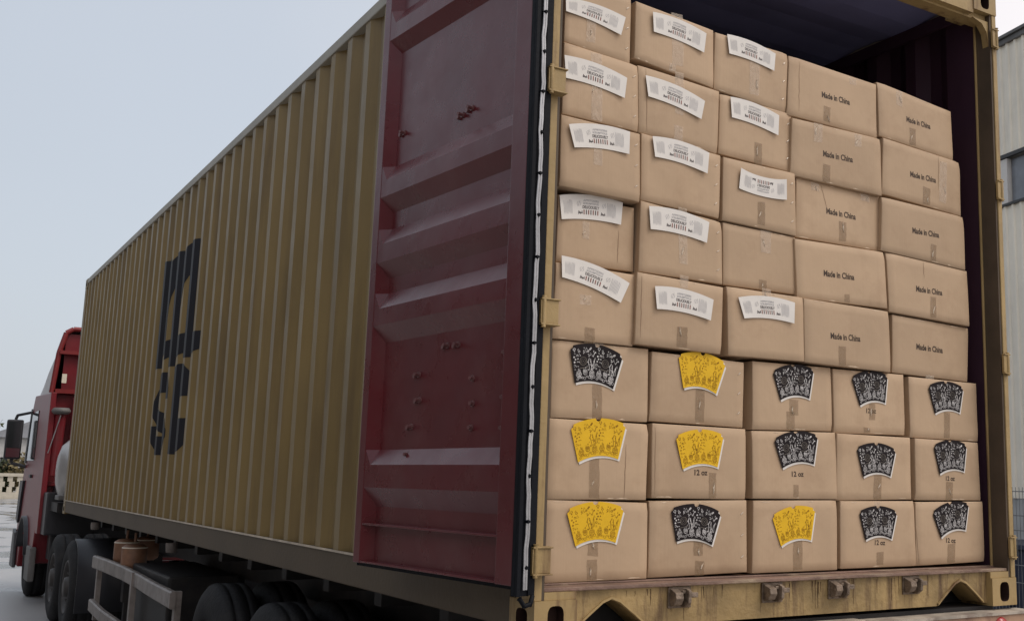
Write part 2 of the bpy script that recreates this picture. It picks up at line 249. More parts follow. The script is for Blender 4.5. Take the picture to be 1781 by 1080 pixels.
TAPE={11:[[[0.217,2.229],[0.219,2.14],0.04,0]],12:[[[0.241,2.1],[0.249,1.838],0.047,0]],13:[[[0.246,1.806],[0.25,1.663],0.037,0]],14:[[[0.23,1.452],[0.232,1.387],0.029,0]],15:[[[0.245,1.057],[0.246,1.001],0.043,1],[[0.222,1.177],[0.223,1.139],0.048,0]],21:[[[0.614,2.357],[0.618,2.139],0.056,0],[[0.593,2.14],[0.593,2.112],0.033,0]],22:[[[0.622,2.107],[0.625,1.937],0.041,0],[[0.625,1.89],[0.626,1.829],0.041,0]],23:[[[0.632,1.825],[0.632,1.792],0.039,0]],24:[[[0.646,1.562],[0.65,1.34],0.04,0]],25:[[[0.643,1.096],[0.644,1.015],0.048,1],[[0.648,1.293],[0.648,1.244],0.038,0]],31:[[[1.013,2.244],[1.014,2.106],0.052,0]],32:[[[1.04,1.901],[1.04,1.812],0.04,1]],33:[[[1.043,1.649],[1.043,1.552],0.039,1]],34:[[[1.073,1.533],[1.073,1.442],0.055,0],[[1.059,1.326],[1.059,1.288],0.039,1]],35:[[[1.057,1.289],[1.057,1.247],0.045,0]],41:[[[1.582,2.306],[1.581,2.274],0.039,0],[[1.419,2.138],[1.418,2.07],0.04,1]],42:[[[1.358,2.047],[1.357,1.962],0.05,0],[[1.592,2.043],[1.591,1.985],0.042,0],[[1.406,1.873],[1.405,1.791],0.043,1]],43:[[[1.356,1.787],[1.355,1.752],0.046,0],[[1.654,1.785],[1.653,1.753],0.053,0],[[1.513,1.638],[1.512,1.551],0.044,1]],44:[[[1.513,1.316],[1.513,1.281],0.031,1]],45:[[[1.474,1.087],[1.473,1.007],0.043,1]],51:[[[1.879,2.313],[1.876,2.237],0.041,0],[[1.961,2.146],[1.958,2.063],0.042,1]],52:[[[2.037,1.876],[2.034,1.794],0.05,1],[[2.153,2.018],[2.146,1.822],0.048,0]],53:[[[2.061,1.606],[2.058,1.53],0.038,1]],54:[[[2.056,1.365],[2.052,1.269],0.038,1]],55:[[[2.036,1.007],[2.036,0.992],0.053,0]],16:[[[0.284,0.856],[0.287,0.732],0.041,1],[[0.288,1.007],[0.288,0.986],0.044,0]],17:[[[0.276,0.589],[0.28,0.452],0.042,1]],18:[[[0.28,0.304],[0.281,0.253],0.043,1],[[0.277,0.241],[0.279,0.17],0.042,1]],26:[[[0.747,0.867],[0.749,0.738],0.043,1]],27:[[[0.804,0.55],[0.805,0.457],0.036,1]],28:[[[0.739,0.297],[0.74,0.245],0.045,1],[[0.749,0.223],[0.75,0.171],0.042,1]],36:[[[1.222,0.854],[1.222,0.788],0.049,1],[[1.205,0.802],[1.204,0.727],0.046,1]],37:[[[1.224,0.512],[1.224,0.462],0.027,1]],38:[[[1.234,0.299],[1.233,0.178],0.048,1]],46:[[[1.667,0.859],[1.665,0.79],0.037,1],[[1.634,0.756],[1.634,0.734],0.037,1]],47:[[[1.685,0.554],[1.683,0.455],0.047,1]],48:[[[1.695,0.236],[1.693,0.184],0.041,1],[[1.679,0.446],[1.678,0.417],0.034,0]],56:[[[2.135,0.842],[2.131,0.73],0.038,1]],57:[[[2.133,0.534],[2.13,0.455],0.046,1]],58:[[[2.136,0.265],[2.132,0.183],0.049,1]]}
# ------------------------------------------------------------------ the setting
def sheet(name, x0, x1, y0, y1, z, m, n=1):
    b = MB(); vs = [(x0+(x1-x0)*i/n, y0+(y1-y0)*j/n, z) for j in range(n+1) for i in range(n+1)]
    b.add(vs, [(j*(n+1)+i, j*(n+1)+i+1, (j+1)*(n+1)+i+1, (j+1)*(n+1)+i) for j in range(n) for i in range(n)])
    return tag(b.build(name, m), kind='structure')
def wet():
    m = bpy.data.materials.new('wet_concrete'); m.use_nodes = True; t = m.node_tree; N = t.nodes; L = t.links; b = N['Principled BSDF']
    g = N.new('ShaderNodeNewGeometry')
    mp = N.new('ShaderNodeMapping'); mp.inputs['Scale'].default_value = (0.5, 0.3, 1); L.new(g.outputs['Position'], mp.inputs[0])
    n = N.new('ShaderNodeTexNoise'); n.inputs['Scale'].default_value = 1.0; n.inputs['Detail'].default_value = 7; n.inputs['Distortion'].default_value = 0.8; L.new(mp.outputs[0], n.inputs['Vector'])
    n2 = N.new('ShaderNodeTexNoise'); n2.inputs['Scale'].default_value = 25; n2.inputs['Detail'].default_value = 6; L.new(g.outputs['Position'], n2.inputs['Vector'])
    r = N.new('ShaderNodeMapRange'); L.new(n.outputs['Fac'], r.inputs[0]); r.inputs[1].default_value = 0.42; r.inputs[2].default_value = 0.52
    mx = N.new('ShaderNodeMix'); mx.data_type = 'RGBA'; L.new(r.outputs[0], mx.inputs[0]); mx.inputs[6].default_value = (0.11, 0.11, 0.11, 1); mx.inputs[7].default_value = (0.36, 0.355, 0.35, 1); L.new(mx.outputs[2], b.inputs['Base Color'])
    r2 = N.new('ShaderNodeMapRange'); L.new(r.outputs[0], r2.inputs[0]); r2.inputs[3].default_value = 0.12; r2.inputs[4].default_value = 0.45; L.new(r2.outputs[0], b.inputs['Roughness'])
    bp = N.new('ShaderNodeBump'); bp.inputs['Strength'].default_value = 0.25; bp.inputs['Distance'].default_value = 0.01; L.new(n2.outputs['Fac'], bp.inputs['Height']); L.new(bp.outputs[0], b.inputs['Normal'])
    return m
sheet('ground', -400, 400, -200, 600, GZ, wet())

# ------------------------------------------------------------------ shipping container
H, LN, WD = 2.896, 12.192, 2.438
cont = thing('shipping_container', 'long ochre yellow corrugated shipping container with its rear doors open on stacked cartons', 'shipping container')
def prof(side, off=0.0):
    """corrugation of a side wall as (y, x); off > 0 moves it outward"""
    out, inn = 0.008-off, 0.044-off; pts = []; y = 5.052-0.2752*18; pts.append((0.13, inn))
    while y < 12.05:
        for d, x in ((-0.036, out), (0.036, out), (0.1040, inn), (0.1712, inn)):
            if 0.135 < y+d < 12.05: pts.append((y+d, x))
        y += 0.2752
    pts.append((12.06, inn))
    return [(y, x if side < 0 else WD-x) for y, x in pts]
def wall(side, off, z0, z1, name, m, par):
    p = prof(side, off); b = MB(); nz_ = 6
    vs = [(x, y, z0+(z1-z0)*j/nz_) for j in range(nz_+1) for y, x in p]; n = len(p)
    b.add(vs, [(j*n+i, j*n+i+1, (j+1)*n+i+1, (j+1)*n+i) for j in range(nz_) for i in range(n-1)])
    return b.build(name, m, par)
left_wall = wall(-1, 0, 0.160, 2.84, 'side_wall', M['yellow'], cont)
right_wall = wall(1, 0, 0.160, 2.84, 'side_wall', M['yellow'], cont)
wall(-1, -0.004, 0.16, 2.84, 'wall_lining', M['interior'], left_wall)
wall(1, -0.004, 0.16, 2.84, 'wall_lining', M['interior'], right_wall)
# lettering painted on the left wall: polygons in (y, z), clipped to each facet of the corrugation
def arc(cy, cz, ry, rz, a0, a1, n=8): return [(cy+ry*math.cos(R_(a0+(a1-a0)*i/n)), cz+rz*math.sin(R_(a0+(a1-a0)*i/n))) for i in range(n+1)]
logo = [
 [(7.05,1.39),(6.77,1.39),(6.77,1.47),(6.69,1.50),(6.69,2.29),(6.74,2.33),(7.05,2.33)],
 [(7.17,1.43),(7.031,1.40),(7.031,1.60)],
 [(6.689,1.44),(6.60,1.47),(6.60,1.62),(6.689,1.60)],
 [(6.689,1.80),(6.65,1.98),(6.60,2.08),(6.531,2.12),(6.531,2.36),(6.60,2.34),(6.65,2.31),(6.689,2.28)],
 [(6.53,1.37),(6.21,1.37),(6.21,2.33),(6.53,2.33)],
 [(6.209,1.42),(6.04,1.46),(6.04,1.62),(6.209,1.60)],
 [(6.209,1.80),(6.15,1.98),(6.07,2.08),(5.941,2.12),(5.941,2.35),(6.07,2.35),(6.15,2.31),(6.209,2.24)],
 [(5.94,1.40),(5.64,1.40),(5.64,2.30),(5.70,2.34),(5.94,2.34)],
 [(5.639,1.41),(5.46,1.45),(5.44,1.58),(5.639,1.58)],
 # s
 [(6.90,1.20),(6.96,1.08),(6.96,0.99),(6.88,0.90),(6.72,1.03),(6.78,1.11),(6.72,1.17),(6.72,1.33),(6.80,1.30)],
 [(6.719,1.17),(6.58,1.17),(6.58,1.34),(6.719,1.34)],
 [(6.579,1.34),(6.46,1.30),(6.39,1.20),(6.39,1.11),(6.579,1.11)],
 [(6.879,0.905),(6.72,0.87),(6.58,0.82),(6.58,0.99),(6.72,1.035)],
 [(6.579,1.00),(6.45,0.95),(6.38,0.86),(6.38,0.80),(6.46,0.70),(6.579,0.66)],
 [(6.719,0.81),(6.579,0.81),(6.579,0.655),(6.719,0.655)],
 [(6.98,0.90),(6.98,0.80),(6.90,0.71),(6.721,0.66),(6.721,0.82),(6.80,0.83),(6.80,0.90)],
 # c
 [(6.32,1.24),(6.26,1.33),(6.10,1.37),(6.06,1.37),(6.06,0.655),(6.20,0.66),(6.32,0.74)],
 [(6.059,1.37),(5.86,1.35),(5.75,1.27),(5.75,1.10),(6.059,1.10)],
 [(6.059,0.93),(5.75,0.93),(5.75,0.75),(5.84,0.68),(6.059,0.655)],
]
def clip(poly, y0, y1):
    for lim, sg in ((y0, 1), (y1, -1)):
        o = []
        for i in range(len(poly)):
            a, b = poly[i-1], poly[i]; ia, ib = (a[0]-lim)*sg >= 0, (b[0]-lim)*sg >= 0
            if ia != ib:
                t = (lim-a[0])/(b[0]-a[0]); o.append((lim, a[1]+(b[1]-a[1])*t))
            if ib: o.append(b)
        poly = o
        if len(poly) < 3: return []
    return poly
b = MB(); pr = prof(-1, 0.0025)
for (ya, xa), (yb, xb) in zip(pr, pr[1:]):
    if yb < 5.3 or ya > 7.3: continue
    for pg in logo:
        q = clip(pg, ya, yb)
        if q: b.add([(xa+(xb-xa)*(y-ya)/(yb-ya), y, z) for y, z in q], [tuple(range(len(q)))])
b.build('lettering', M['ink'], left_wall, fix=False)

for sx in (0, 1):
    X = lambda a, b_: (a, b_) if sx == 0 else (WD-b_, WD-a)
    br = MB(); x0, x1 = X(0.0, 0.05); br.box(x0, x1, 0.18, 12.01, 0.150, 0.162)
    x0, x1 = X(0.004, 0.012); br.box(x0, x1, 0.18, 12.01, 0.022, 0.1498)
    x0, x1 = X(0.0125, 0.08); br.box(x0, x1, 0.18, 12.01, 0.016, 0.026)
    o_ = br.build('bottom_rail', M['rail'], cont); x0, x1 = X(-0.0025, 0.0035); MB().box(x0, x1, 0.18, 12.01, 0.1550, 0.1645).build('worn_edge', M['edge'], o_)
    x0, x1 = X(0.0, 0.06); MB().box(x0, x1, 0.18, 12.01, 2.832, 2.893).build('top_rail', M['toprail'], cont, bevel=0.006)
    x0, x1 = X(0.0, 0.15); MB().box(x0, x1, 12.032, 12.19, 0.118, 2.778).build('corner_post', M['yellow'], cont, bevel=0.012)
# roof, floor, front wall
for xa, xb in ((0.0605, 0.078), (WD-0.078, WD-0.0605)): MB().box(xa, xb, 0.112, 12.03, 2.795, 2.8595).build('rail_lining', M['interior'], cont)
b = MB(); n = 80; vs = []
for i in range(n+1):
    y = 0.16+11.9*i/n; z = 2.885-(0.018 if (i//2) % 2 else 0)
    vs += [(0.058, y, z), (WD-0.058, y, z)]
b.add(vs, [(2*i, 2*i+1, 2*i+3, 2*i+2) for i in range(n)]).build('roof', M['yellow'], cont)
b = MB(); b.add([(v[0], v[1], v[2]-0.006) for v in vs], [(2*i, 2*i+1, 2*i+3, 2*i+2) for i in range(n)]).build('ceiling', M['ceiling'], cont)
MB().box(0.055, WD-0.055, 0.09, 12.05, 0.13, 0.163).build('floor', M['floor'], cont)
for i in range(30):
    MB().box(0.082, WD-0.082, 0.20+i*0.398, 0.245+i*0.398, 0.0 if i == 0 else 0.02, 0.1295).build('floor_beam', M['chassis'], cont)
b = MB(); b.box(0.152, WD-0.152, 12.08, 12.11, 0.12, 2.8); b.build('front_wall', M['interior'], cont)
b = MB(); b.box(0.152, WD-0.152, 12.05, 12.18, 0.03, 0.118); b.box(0.152, WD-0.152, 12.05, 12.18, 2.80, 2.885); b.build('front_sill', M['yellow'], cont)

# corner castings with oval apertures in the end and side faces
def stadium(w, h, n=28):
    pts = []
    for i in range(n):
        t = 2*math.pi*i/n; c, s_ = math.cos(t), math.sin(t); p = 0.62
        pts.append((w/2*math.copysign(abs(c)**p, c), h/2*math.copysign(abs(s_)**p, s_)))
    return pts
def rectring(w, h, pts):
    o = []
    for x, y in pts:
        k = min((w/2)/abs(x) if abs(x) > 1e-9 else 1e9, (h/2)/abs(y) if abs(y) > 1e-9 else 1e9); o.append((x*k, y*k))
    return o
def casting(x0, x1, y0, y1, z0, z1, yend, xside, par):
    ap = []; b = MB(); cx, cy, cz = (x0+x1)/2, (y0+y1)/2, (z0+z1)/2; w, d, h = x1-x0, y1-y0, z1-z0
    def face(fn, W_, H_, hw, hh, dep):
        hole = stadium(hw, hh); ring = rectring(W_, H_, hole); n = len(hole)
        vs = [fn(p, q, 0) for p, q in ring]+[fn(p, q, 0) for p, q in hole]+[fn(p, q, dep) for p, q in hole]
        cs = [(-W_/2, -H_/2), (W_/2, -H_/2), (W_/2, H_/2), (-W_/2, H_/2)]
        fs = [(i, (i+1) % n, n+(i+1) % n, n+i) for i in range(n)]+[]
        k = len(vs)
        for c in cs:                       # corner triangles the ring misses
            vs.append(fn(c[0], c[1], 0))
            near = sorted(range(n), key=lambda i: (ring[i][0]-c[0])**2+(ring[i][1]-c[1])**2)
            i = near[0]; j = near[1]
            if abs(i-j) in (1, n-1) and (ring[i][0]-c[0])**2+(ring[i][1]-c[1])**2 > 1e-10: fs.append((i, j, len(vs)-1))
        b.add(vs, fs); ap.append((hole, fn, dep))
    sy = 1 if yend < 0 else -1; yy = y0 if yend < 0 else y1
    face(lambda p, q, t: (cx+p, yy+sy*t, cz+q), w, h, 0.062, 0.084, 0.05)
    sx_ = 1 if xside < 0 else -1; xx = x0 if xside < 0 else x1
    face(lambda p, q, t: (xx+sx_*t, cy+p, cz+q), d, h, 0.082, 0.062, 0.045)
    yb_ = y1 if yend < 0 else y0; xb_ = x1 if xside < 0 else x0
    b.add([(x0, yb_, z0), (x1, yb_, z0), (x1, yb_, z1), (x0, yb_, z1)], [(0, 1, 2, 3)])
    b.add([(xb_, y0, z0), (xb_, y1, z0), (xb_, y1, z1), (xb_, y0, z1)], [(0, 1, 2, 3)])
    for z in (z0, z1): b.add([(x0, y0, z), (x1, y0, z), (x1, y1, z), (x0, y1, z)], [(0, 1, 2, 3)])
    o = b.build('corner_casting', M['yellow_rear'] if yend < 0 else M['yellow'], par)
    for hole, fn, dep in ap:
        q = MB(); n = len(hole); q.add([fn(p, r, 0.0004) for p, r in hole]+[fn(p, r, dep) for p, r in hole], [(i, (i+1) % n, n+(i+1) % n, n+i) for i in range(n)]+[tuple(range(n, 2*n))])
        q.build('aperture', M['hole'], o)
    return o
for xs, xa, xb in ((-1, 0.0, 0.162), (1, WD-0.162, WD)):
    for ys, ya, yb in ((-1, -0.004, 0.174), (1, LN-0.178, LN)):
        for za, zb in ((0.0, 0.118), (H-0.118, H)): casting(xa, xb, ya, yb, za, zb, ys, xs, cont)
# rear posts, header, sill
HZ = (0.250, 1.075, 1.90, 2.655)
for sx in (0, 1):
    X = (lambda a, b_: (a, b_)) if sx == 0 else (lambda a, b_: (WD-b_, WD-a))
    pb = MB(); x0, x1 = X(0.0, 0.028); pb.box(x0, x1, 0.0, 0.13, 0.118, H-0.118)
    x0, x1 = X(0.0402, 0.052); pb.box(x0, x1, 0.088, 0.097, 0.160, 2.755)
    post = pb.build('corner_post', M['yellow_rear'], cont, bevel=0.003)
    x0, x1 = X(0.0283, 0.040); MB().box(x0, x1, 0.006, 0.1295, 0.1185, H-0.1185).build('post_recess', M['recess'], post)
    x0, x1 = X(0.0405, 0.047); MB().box(x0, x1, 0.0975, 0.18, 0.165, 2.76).build('post_lining', M['interior'], post)
    for z in HZ:
        hb = MB(); xl, yf = (-0.032, -0.040) if sx == 0 else (0.002, -0.014)
        x0, x1 = X(xl, 0.043 if sx else 0.036)
        hb.box(x0, x1, yf, -0.0012, z-0.040, z+0.040)
        for dz in (-0.046, 0.0405): hb.box(x0, x1+(0.006 if sx == 0 else 0), yf-0.006, -0.0012, z+dz, z+dz+0.0055)
        xm = X(xl+0.012, xl+0.012)[0]; hb.tube((xm, yf+0.002, z-0.054), (xm, yf+0.002, z+0.054), 0.0085, 12)
        hb.build('hinge', M['yellow_rear'], post, bevel=0.002)
hb = MB(); hb.box(0.1625, WD-0.1625, 0.0, 0.11, 2.757, 2.892); hb.box(0.042, WD-0.042, 0.03, 0.10, 2.745, 2.7565)
for s_ in (0, 1):                                                     # gussets in the upper corners
    pg = [(0.0405, 2.7445), (0.0405, 2.62), (0.052, 2.69), (0.085, 2.728), (0.15, 2.7445)]
    if s_: pg = [(WD-x, z) for x, z in pg]
    hb.prism(pg, lambda p, q, t: (p, t, q), 0.015, 0.05)
    xa, xb = (0.0405, 0.162) if s_ == 0 else (WD-0.162, WD-0.0405)
    hb.box(xa, xb, 0.031, 0.10, 2.757, 2.7775)
hb.build('header', M['yellow_rear'], cont)
def sillx(side):
    c = 0.316 if side == 0 else 2.102
    return [(c-0.145, 0.012), (c-0.095, 0.052), (c-0.035, 0.096), (c, 0.109), (c+0.035, 0.096), (c+0.095, 0.052), (c+0.145, 0.012)]
poly = [(0.1625, 0.012)]+sillx(0)+sillx(1)+[(WD-0.1625, 0.012), (WD-0.1625, 0.1445), (0.1625, 0.1445)]
poly = [p for i, p in enumerate(poly)]
b = MB(); b.prism(poly, lambda p, q, t: (p, t, q), 0.030, 0.040)
sill = b.build('rear_sill', M['sill'], cont)
for sd_ in (0, 1):
    b = MB()                                                    # turned-in rims of the two arches
    p = sillx(sd_)
    for (xa, za), (xb, zb) in zip(p, p[1:]):
        b.add([(xa, 0.022, za+.002), (xb, 0.022, zb+.002), (xb, 0.16, zb+.002), (xa, 0.16, za+.002), (xa, 0.022, za+0.011), (xb, 0.022, zb+0.011), (xb, 0.0299, zb+0.011), (xa, 0.0299, za+0.011)],
              [(0, 1, 2, 3), (0, 1, 5, 4), (4, 5, 6, 7)])
    b.build('arch_rim', M['yellow_rear'], sill)
b = MB(); b.box(0.0405, WD-0.0405, 0.012, 0.115, 0.1450, 0.1585); b.box(0.0405, WD-0.0405, 0.085, 0.115, 0.1586, 0.1645)
b.build('threshold', M['ledge'], sill, bevel=0.004)
for xa, xb in ((0.0405, 0.1620), (WD-0.162, WD-0.0405)): MB().box(xa, xb, 0.005, 0.10, 0.1185, 0.1445).build('corner_block', M['yellow_rear'], sill)
rg = random.Random(21); q = MB()
for i in range(46):
    x = rg.choice((0.60, 1.04, 1.38, 1.80, 1.2, 0.9, 0.5, 1.6))+rg.uniform(-0.14, 0.14); z = 0.1440-rg.uniform(0, 0.01); ln = rg.uniform(0.02, 0.115); w = rg.uniform(0.0012, 0.0042); vs = []; m_n = 7
    z_b = max(z-ln, 0.018)
    if 0.15 < x < 0.48 or 1.94 < x < 2.26: z_b = max(z_b, 0.115)
    for j in range(m_n+1):
        x += rg.uniform(-0.0012, 0.0012); t = j/m_n; vs += [(x-w*(1-0.7*t)/2, 0.0292, z+(z_b-z)*t), (x+w*(1-0.7*t)/2, 0.0292, z+(z_b-z)*t)]
    q.add(vs, [(2*j, 2*j+1, 2*j+3, 2*j+2) for j in range(m_n)])
q.build('rust_stains', M['run'], sill, fix=False)
for i, xk in enumerate((0.604, 1.038, 1.377, 1.795)):
    b = MB(); z = 0.108
    b.box(xk-0.050, xk+0.050, 0.0215, 0.0295, z-0.040, z+0.034)
    b.prism([(0.0213, z-0.033), (-0.008, z-0.026), (-0.022, z-0.004), (-0.018, z+0.016), (0.0213, z+0.030)], lambda p, q, t: (t, p, q), xk-0.046, xk-0.012)
    b.prism([(0.0213, z-0.036), (-0.004, z-0.036), (-0.026, z-0.020), (-0.030, z+0.022), (-0.012, z+0.030), (0.0213, z+0.024)], lambda p, q, t: (t, p, q), xk+0.004, xk+0.018)
    b.box(xk+0.0185, xk+0.055, -0.016, -0.004, z-0.002, z+0.016); b.box(xk-0.0118, xk+0.0038, -0.012, 0.0212, z+0.012, z+0.024)
    b.build('cam_keeper', M['steel'], sill, bevel=0.003)

# ---- doors: u runs from the hinge to the free edge, w points out of the door's inner face
def door(A, B_, side, full):
    A = Vector((*A, 0)); d = Vector((B_[0]-A.x, B_[1]-A.y, 0)); LNG = d.length; d.normalize()
    nn = Vector((-d.y, d.x, 0))*(1 if side < 0 else -1)
    D = lambda u, w, z: tuple(A + d*u + nn*w + Vector((0, 0, z)))
    z0, z1 = 0.172, 2.735
    body = MB()
    body.box(0, LNG, -0.052, -0.0425, z0, z1, D)
    body.box(0, 0.105, -0.0424, 0.0, z0, z1, D); body.box(LNG-0.060, LNG, -0.0424, 0.0, z0, z1, D)
    dr = body.build('door', M['redpaint'], cont, bevel=0.006, seg=3)
    # pressed panel with horizontal ribs
    zs = [(z0, -0.040)]
    for a, b2, c, e2 in ((0.620, 0.560, 0.470, 0.395), (1.262, 1.195, 1.125, 1.055), (1.535, 1.468, 1.391, 1.325), (1.807, 1.743, 1.672, 1.605), (2.505, 2.44, 2.37, 2.31)):
        zs += [(e2, -0.040), (c, -0.002), (b2, -0.002), (a, -0.040)]
    zs.append((z1, -0.040))
    p = MB(); u0, u1 = 0.1055, LNG-0.0605
    vs = []
    for z, w in zs: vs += [D(u0, w, z), D(u1-0.045, w, z), D(u1, min(w+0.04, 0)-0.001, z)]
    n = len(zs)
    p.add(vs, [(3*i, 3*i+1, 3*i+4, 3*i+3) for i in range(n-1)]+[(3*i+1, 3*i+2, 3*i+5, 3*i+4) for i in range(n-1)])
    p.build('door_panel', M['redpaint'], dr)
    for za, zb in ((0.322, 0.330), (z0+0.002, z0+0.010), (z1-0.011, z1-0.003)): MB().box(u0, u1, -0.0398, -0.001, za, zb, D).build('ledge_flange', M['redpaint'], dr, bevel=0.002)
    # rubber seal round the leaf with a riveted strip
    g = MB()
    g.box(-0.022, -0.0005, -0.050, 0.002, z0-0.03, z1+0.02, D); g.box(-0.006, -0.0005, -0.086, -0.0505, z0-0.03, z1+0.02, D); g.box(-0.036, -0.0225, -0.012, 0.002, z0-0.03, z1+0.02, D)
    g.box(-0.0285, -0.0225, -0.0495, -0.0465, z0-0.03, z1+0.02, D)
    g.box(0.0, LNG, -0.050, -0.025, z0-0.014, z0-0.0005, D); g.box(LNG+0.0005, LNG+0.008, -0.05, -0.022, z0-0.014, z1, D)
    if full: g.path([D(-0.020, -0.07, z0-0.03), D(-0.03, -0.055, z0-0.055), D(-0.035, -0.03, z0-0.06), D(-0.035, -0.01, z0-0.035)], 0.008)
    g.build('door_seal', M['rubber'], dr, bevel=0.003)
    if full:
        k = MB(); N_ = 60
        zz = [z0-0.01+(z1-z0)*i/N_ for i in range(N_+1)]
        wv = [0.0022*math.sin(i*0.9)+0.0015*math.sin(i*2.3+1) for i in range(N_+1)]
        for wl in ((-0.046, -0.037), (-0.035, -0.026)):
            vs = []
            for i, z in enumerate(zz):
                pr_ = -0.0265-0.004*(1 if wl[0] > -0.04 else 0)
                vs += [D(pr_, wl[0]+wv[i], z), D(pr_-0.004, (wl[0]+wl[1])/2+wv[i], z), D(pr_, wl[1]+wv[i], z)]
            k.add(vs, [(3*i+j, 3*i+j+1, 3*i+j+4, 3*i+j+3) for i in range(N_) for j in range(2)], True)
        k.build('retaining_strip', M['strip'], dr)
        for i in range(18):
            z = z0+0.06+i*0.146
            MB().tube(D(-0.026, -0.034, z), D(-0.040, -0.034, z), 0.0085, 10, 0.005).build('rivet', M['rubber'], dr)
        # hardware bolts poking through the inner face
        def uof(y): return (y-A.y)/d.y
        for y, z, big in ((0.717, .906, 1), (.307, .868, 0), (.075, .945, 0), (.70, .807, 1), (.30, .777, 0), (.075, .79, 0), (.755, .706, 1), (.302, .691, 0), (.075, .685, 0), (.765, .60, 1), (.50, 1.002, 1), (.42, 1.0, 1), (.96, 1.94, 1), (.47, 1.895, 1), (.40, 1.905, 1)):
            u = max(uof(y), 0.12)+0.03
            q = MB(); q.tube(D(u, -0.0402, z), D(u, -0.033, z), 0.012, 10); q.tube(D(u, -0.033, z), D(u-0.004, -0.014 if big else -0.022, z), 0.007, 8)
            if big: q.tube(D(u+0.028, -0.0402, z-0.004), D(u+0.028, -0.028, z-0.004), 0.009, 10)
            q.build('bolt', M['bolt'], dr)
    return dr
door((-0.100, -0.028), (-0.210, 1.160), -1, True)
door((2.560, 0.150), (2.64, 1.32), 1, False)

# ------------------------------------------------------------------ wheels
def wheel(par, xo, sx, y, z, R=0.52, w=0.27, name='wheel'):
    """xo = outer face x, sx = +1 when the wheel reaches towards +X from there"""
    e_ = bpy.data.objects.new(name, None); C.objects.link(e_); e_.parent = par; e_.empty_display_size = 0.1
    prf = [(R*0.56, 0.02), (R*0.60, 0.0), (R*0.80, -0.008), (R*0.93, 0.012), (R*0.985, 0.035), (R, 0.06), (R, w*0.30), (R-0.012, w*0.305), (R-0.012, w*0.345), (R, w*0.35), (R, w*0.64), (R-0.012, w*0.645), (R-0.012, w*0.685), (R, w*0.69), (R, w-0.06), (R*0.985, w-0.035), (R*0.93, w-0.012), (R*0.8, w+0.008), (R*0.60, w), (R*0.56, w-0.02)]
    MB().lathe([(r, a*sx) for r, a in prf], (xo, y, z), 'X', 40).build('tyre', M['tyre'], e_)
    prf = [(R*0.575, 0.015), (R*0.55, 0.0), (R*0.52, 0.01), (R*0.50, 0.06), (R*0.44, 0.10), (R*0.36, 0.09), (R*0.24, 0.06), (R*0.21, 0.02), (R*0.20, -0.01), (R*0.12, -0.02), (0.001, -0.02)]
    rim = MB().lathe([(r, a*sx) for r, a in prf], (xo, y, z), 'X', 32)
    for i in range(10):
        t = 2*math.pi*i/10; rim.tube((xo+0.07*sx, y+R*0.30*math.cos(t), z+R*0.30*math.sin(t)), (xo+0.02*sx, y+R*0.30*math.cos(t), z+R*0.30*math.sin(t)), 0.014, 8)
    rim.build('rim', M['rim'], e_)
    return e_
# ------------------------------------------------------------------ trailer
tr = thing('semi_trailer', 'dark skeletal semi trailer carrying the yellow container, with a dented side guard', 'trailer')
b = MB()
for x in (0.72, 1.60): b.box(x, x+0.12, 0.3, 11.9, -0.34, -0.02)
for i in range(14): b.box(0.34, WD-0.34, 0.6+i*0.83, 0.70+i*0.83, -0.14, -0.03)
b.build('frame', M['chassis'], tr, bevel=0.004)
b = MB(); b.box(0.10, 2.34, 0.05, 0.25, -0.30, -0.003); b.build('rear_crossmember', M['chassis'], tr)
b = MB(); b.box(-0.03, 2.47, -0.068, 0.03, -0.030, -0.018); b.box(-0.03, 2.47, -0.060, -0.052, -0.030, -0.0302); tp = b.build('bumper_top', M['beamtop'], tr, bevel=0.003)
beam = MB().box(-0.02, 2.455, -0.060, 0.025, -0.235, -0.031).build('rear_bumper', M['beam'], tr, bevel=0.004)
for x in (0.18, 2.255):
    lp = MB(); lp.lathe([(0.001, -0.020), (0.020, -0.019), (0.034, -0.012), (0.040, 0.0)], (x, -0.0605, -0.078), 'Y', 24); o_ = lp.build('tail_lamp', M['lamp'], tr)
    MB().lathe([(0.001, -0.024), (0.012, -0.023), (0.019, -0.0195)], (x, -0.0605, -0.078), 'Y', 18).build('lamp_lens', M['lampdot'], o_)
b = MB(); b.box(0.95, 1.25, -0.075, -0.0605, -0.060, -0.036); b.box(0.60, 0.82, -0.070, -0.0605, -0.2, -0.05); b.build('plate_bracket', M['steel'], tr, bevel=0.003)
b = MB(); b.box(1.05, 1.45, -0.055, 0.015, -0.0175, -0.010); b.build('shim_plate', M['beamtop'], tr, bevel=0.002)
WR = 0.56
for y in (4.62, 3.31, 2.0):
    for xo, sx in ((0.04, 1), (0.36, 1), (WD-0.04, -1), (WD-0.36, -1)): wheel(tr, xo, sx, y, GZ+WR, WR)
    MB().tube((0.3, y, GZ+WR), (2.14, y, GZ+WR), 0.07).build('axle', M['chassis'], tr)
    for x in (0.76, 1.66): MB().box(x-0.05, x+0.05, y-0.5, y+0.5, GZ+0.62, GZ+0.70).build('leaf_spring', M['chassis'], tr)
MB().box(1.70, 2.42, 5.36, 5.38, -1.15, -0.12).build('mudflap', M['dark'], tr)
MB().box(1.70, 2.42, 1.20, 1.22, -1.15, -0.12).build('mudflap', M['dark'], tr)
MB().box(0.85, 1.59, 2.4, 5.2, -0.75, -0.36).build('suspension_box', M['chassis'], tr, bevel=0.02)
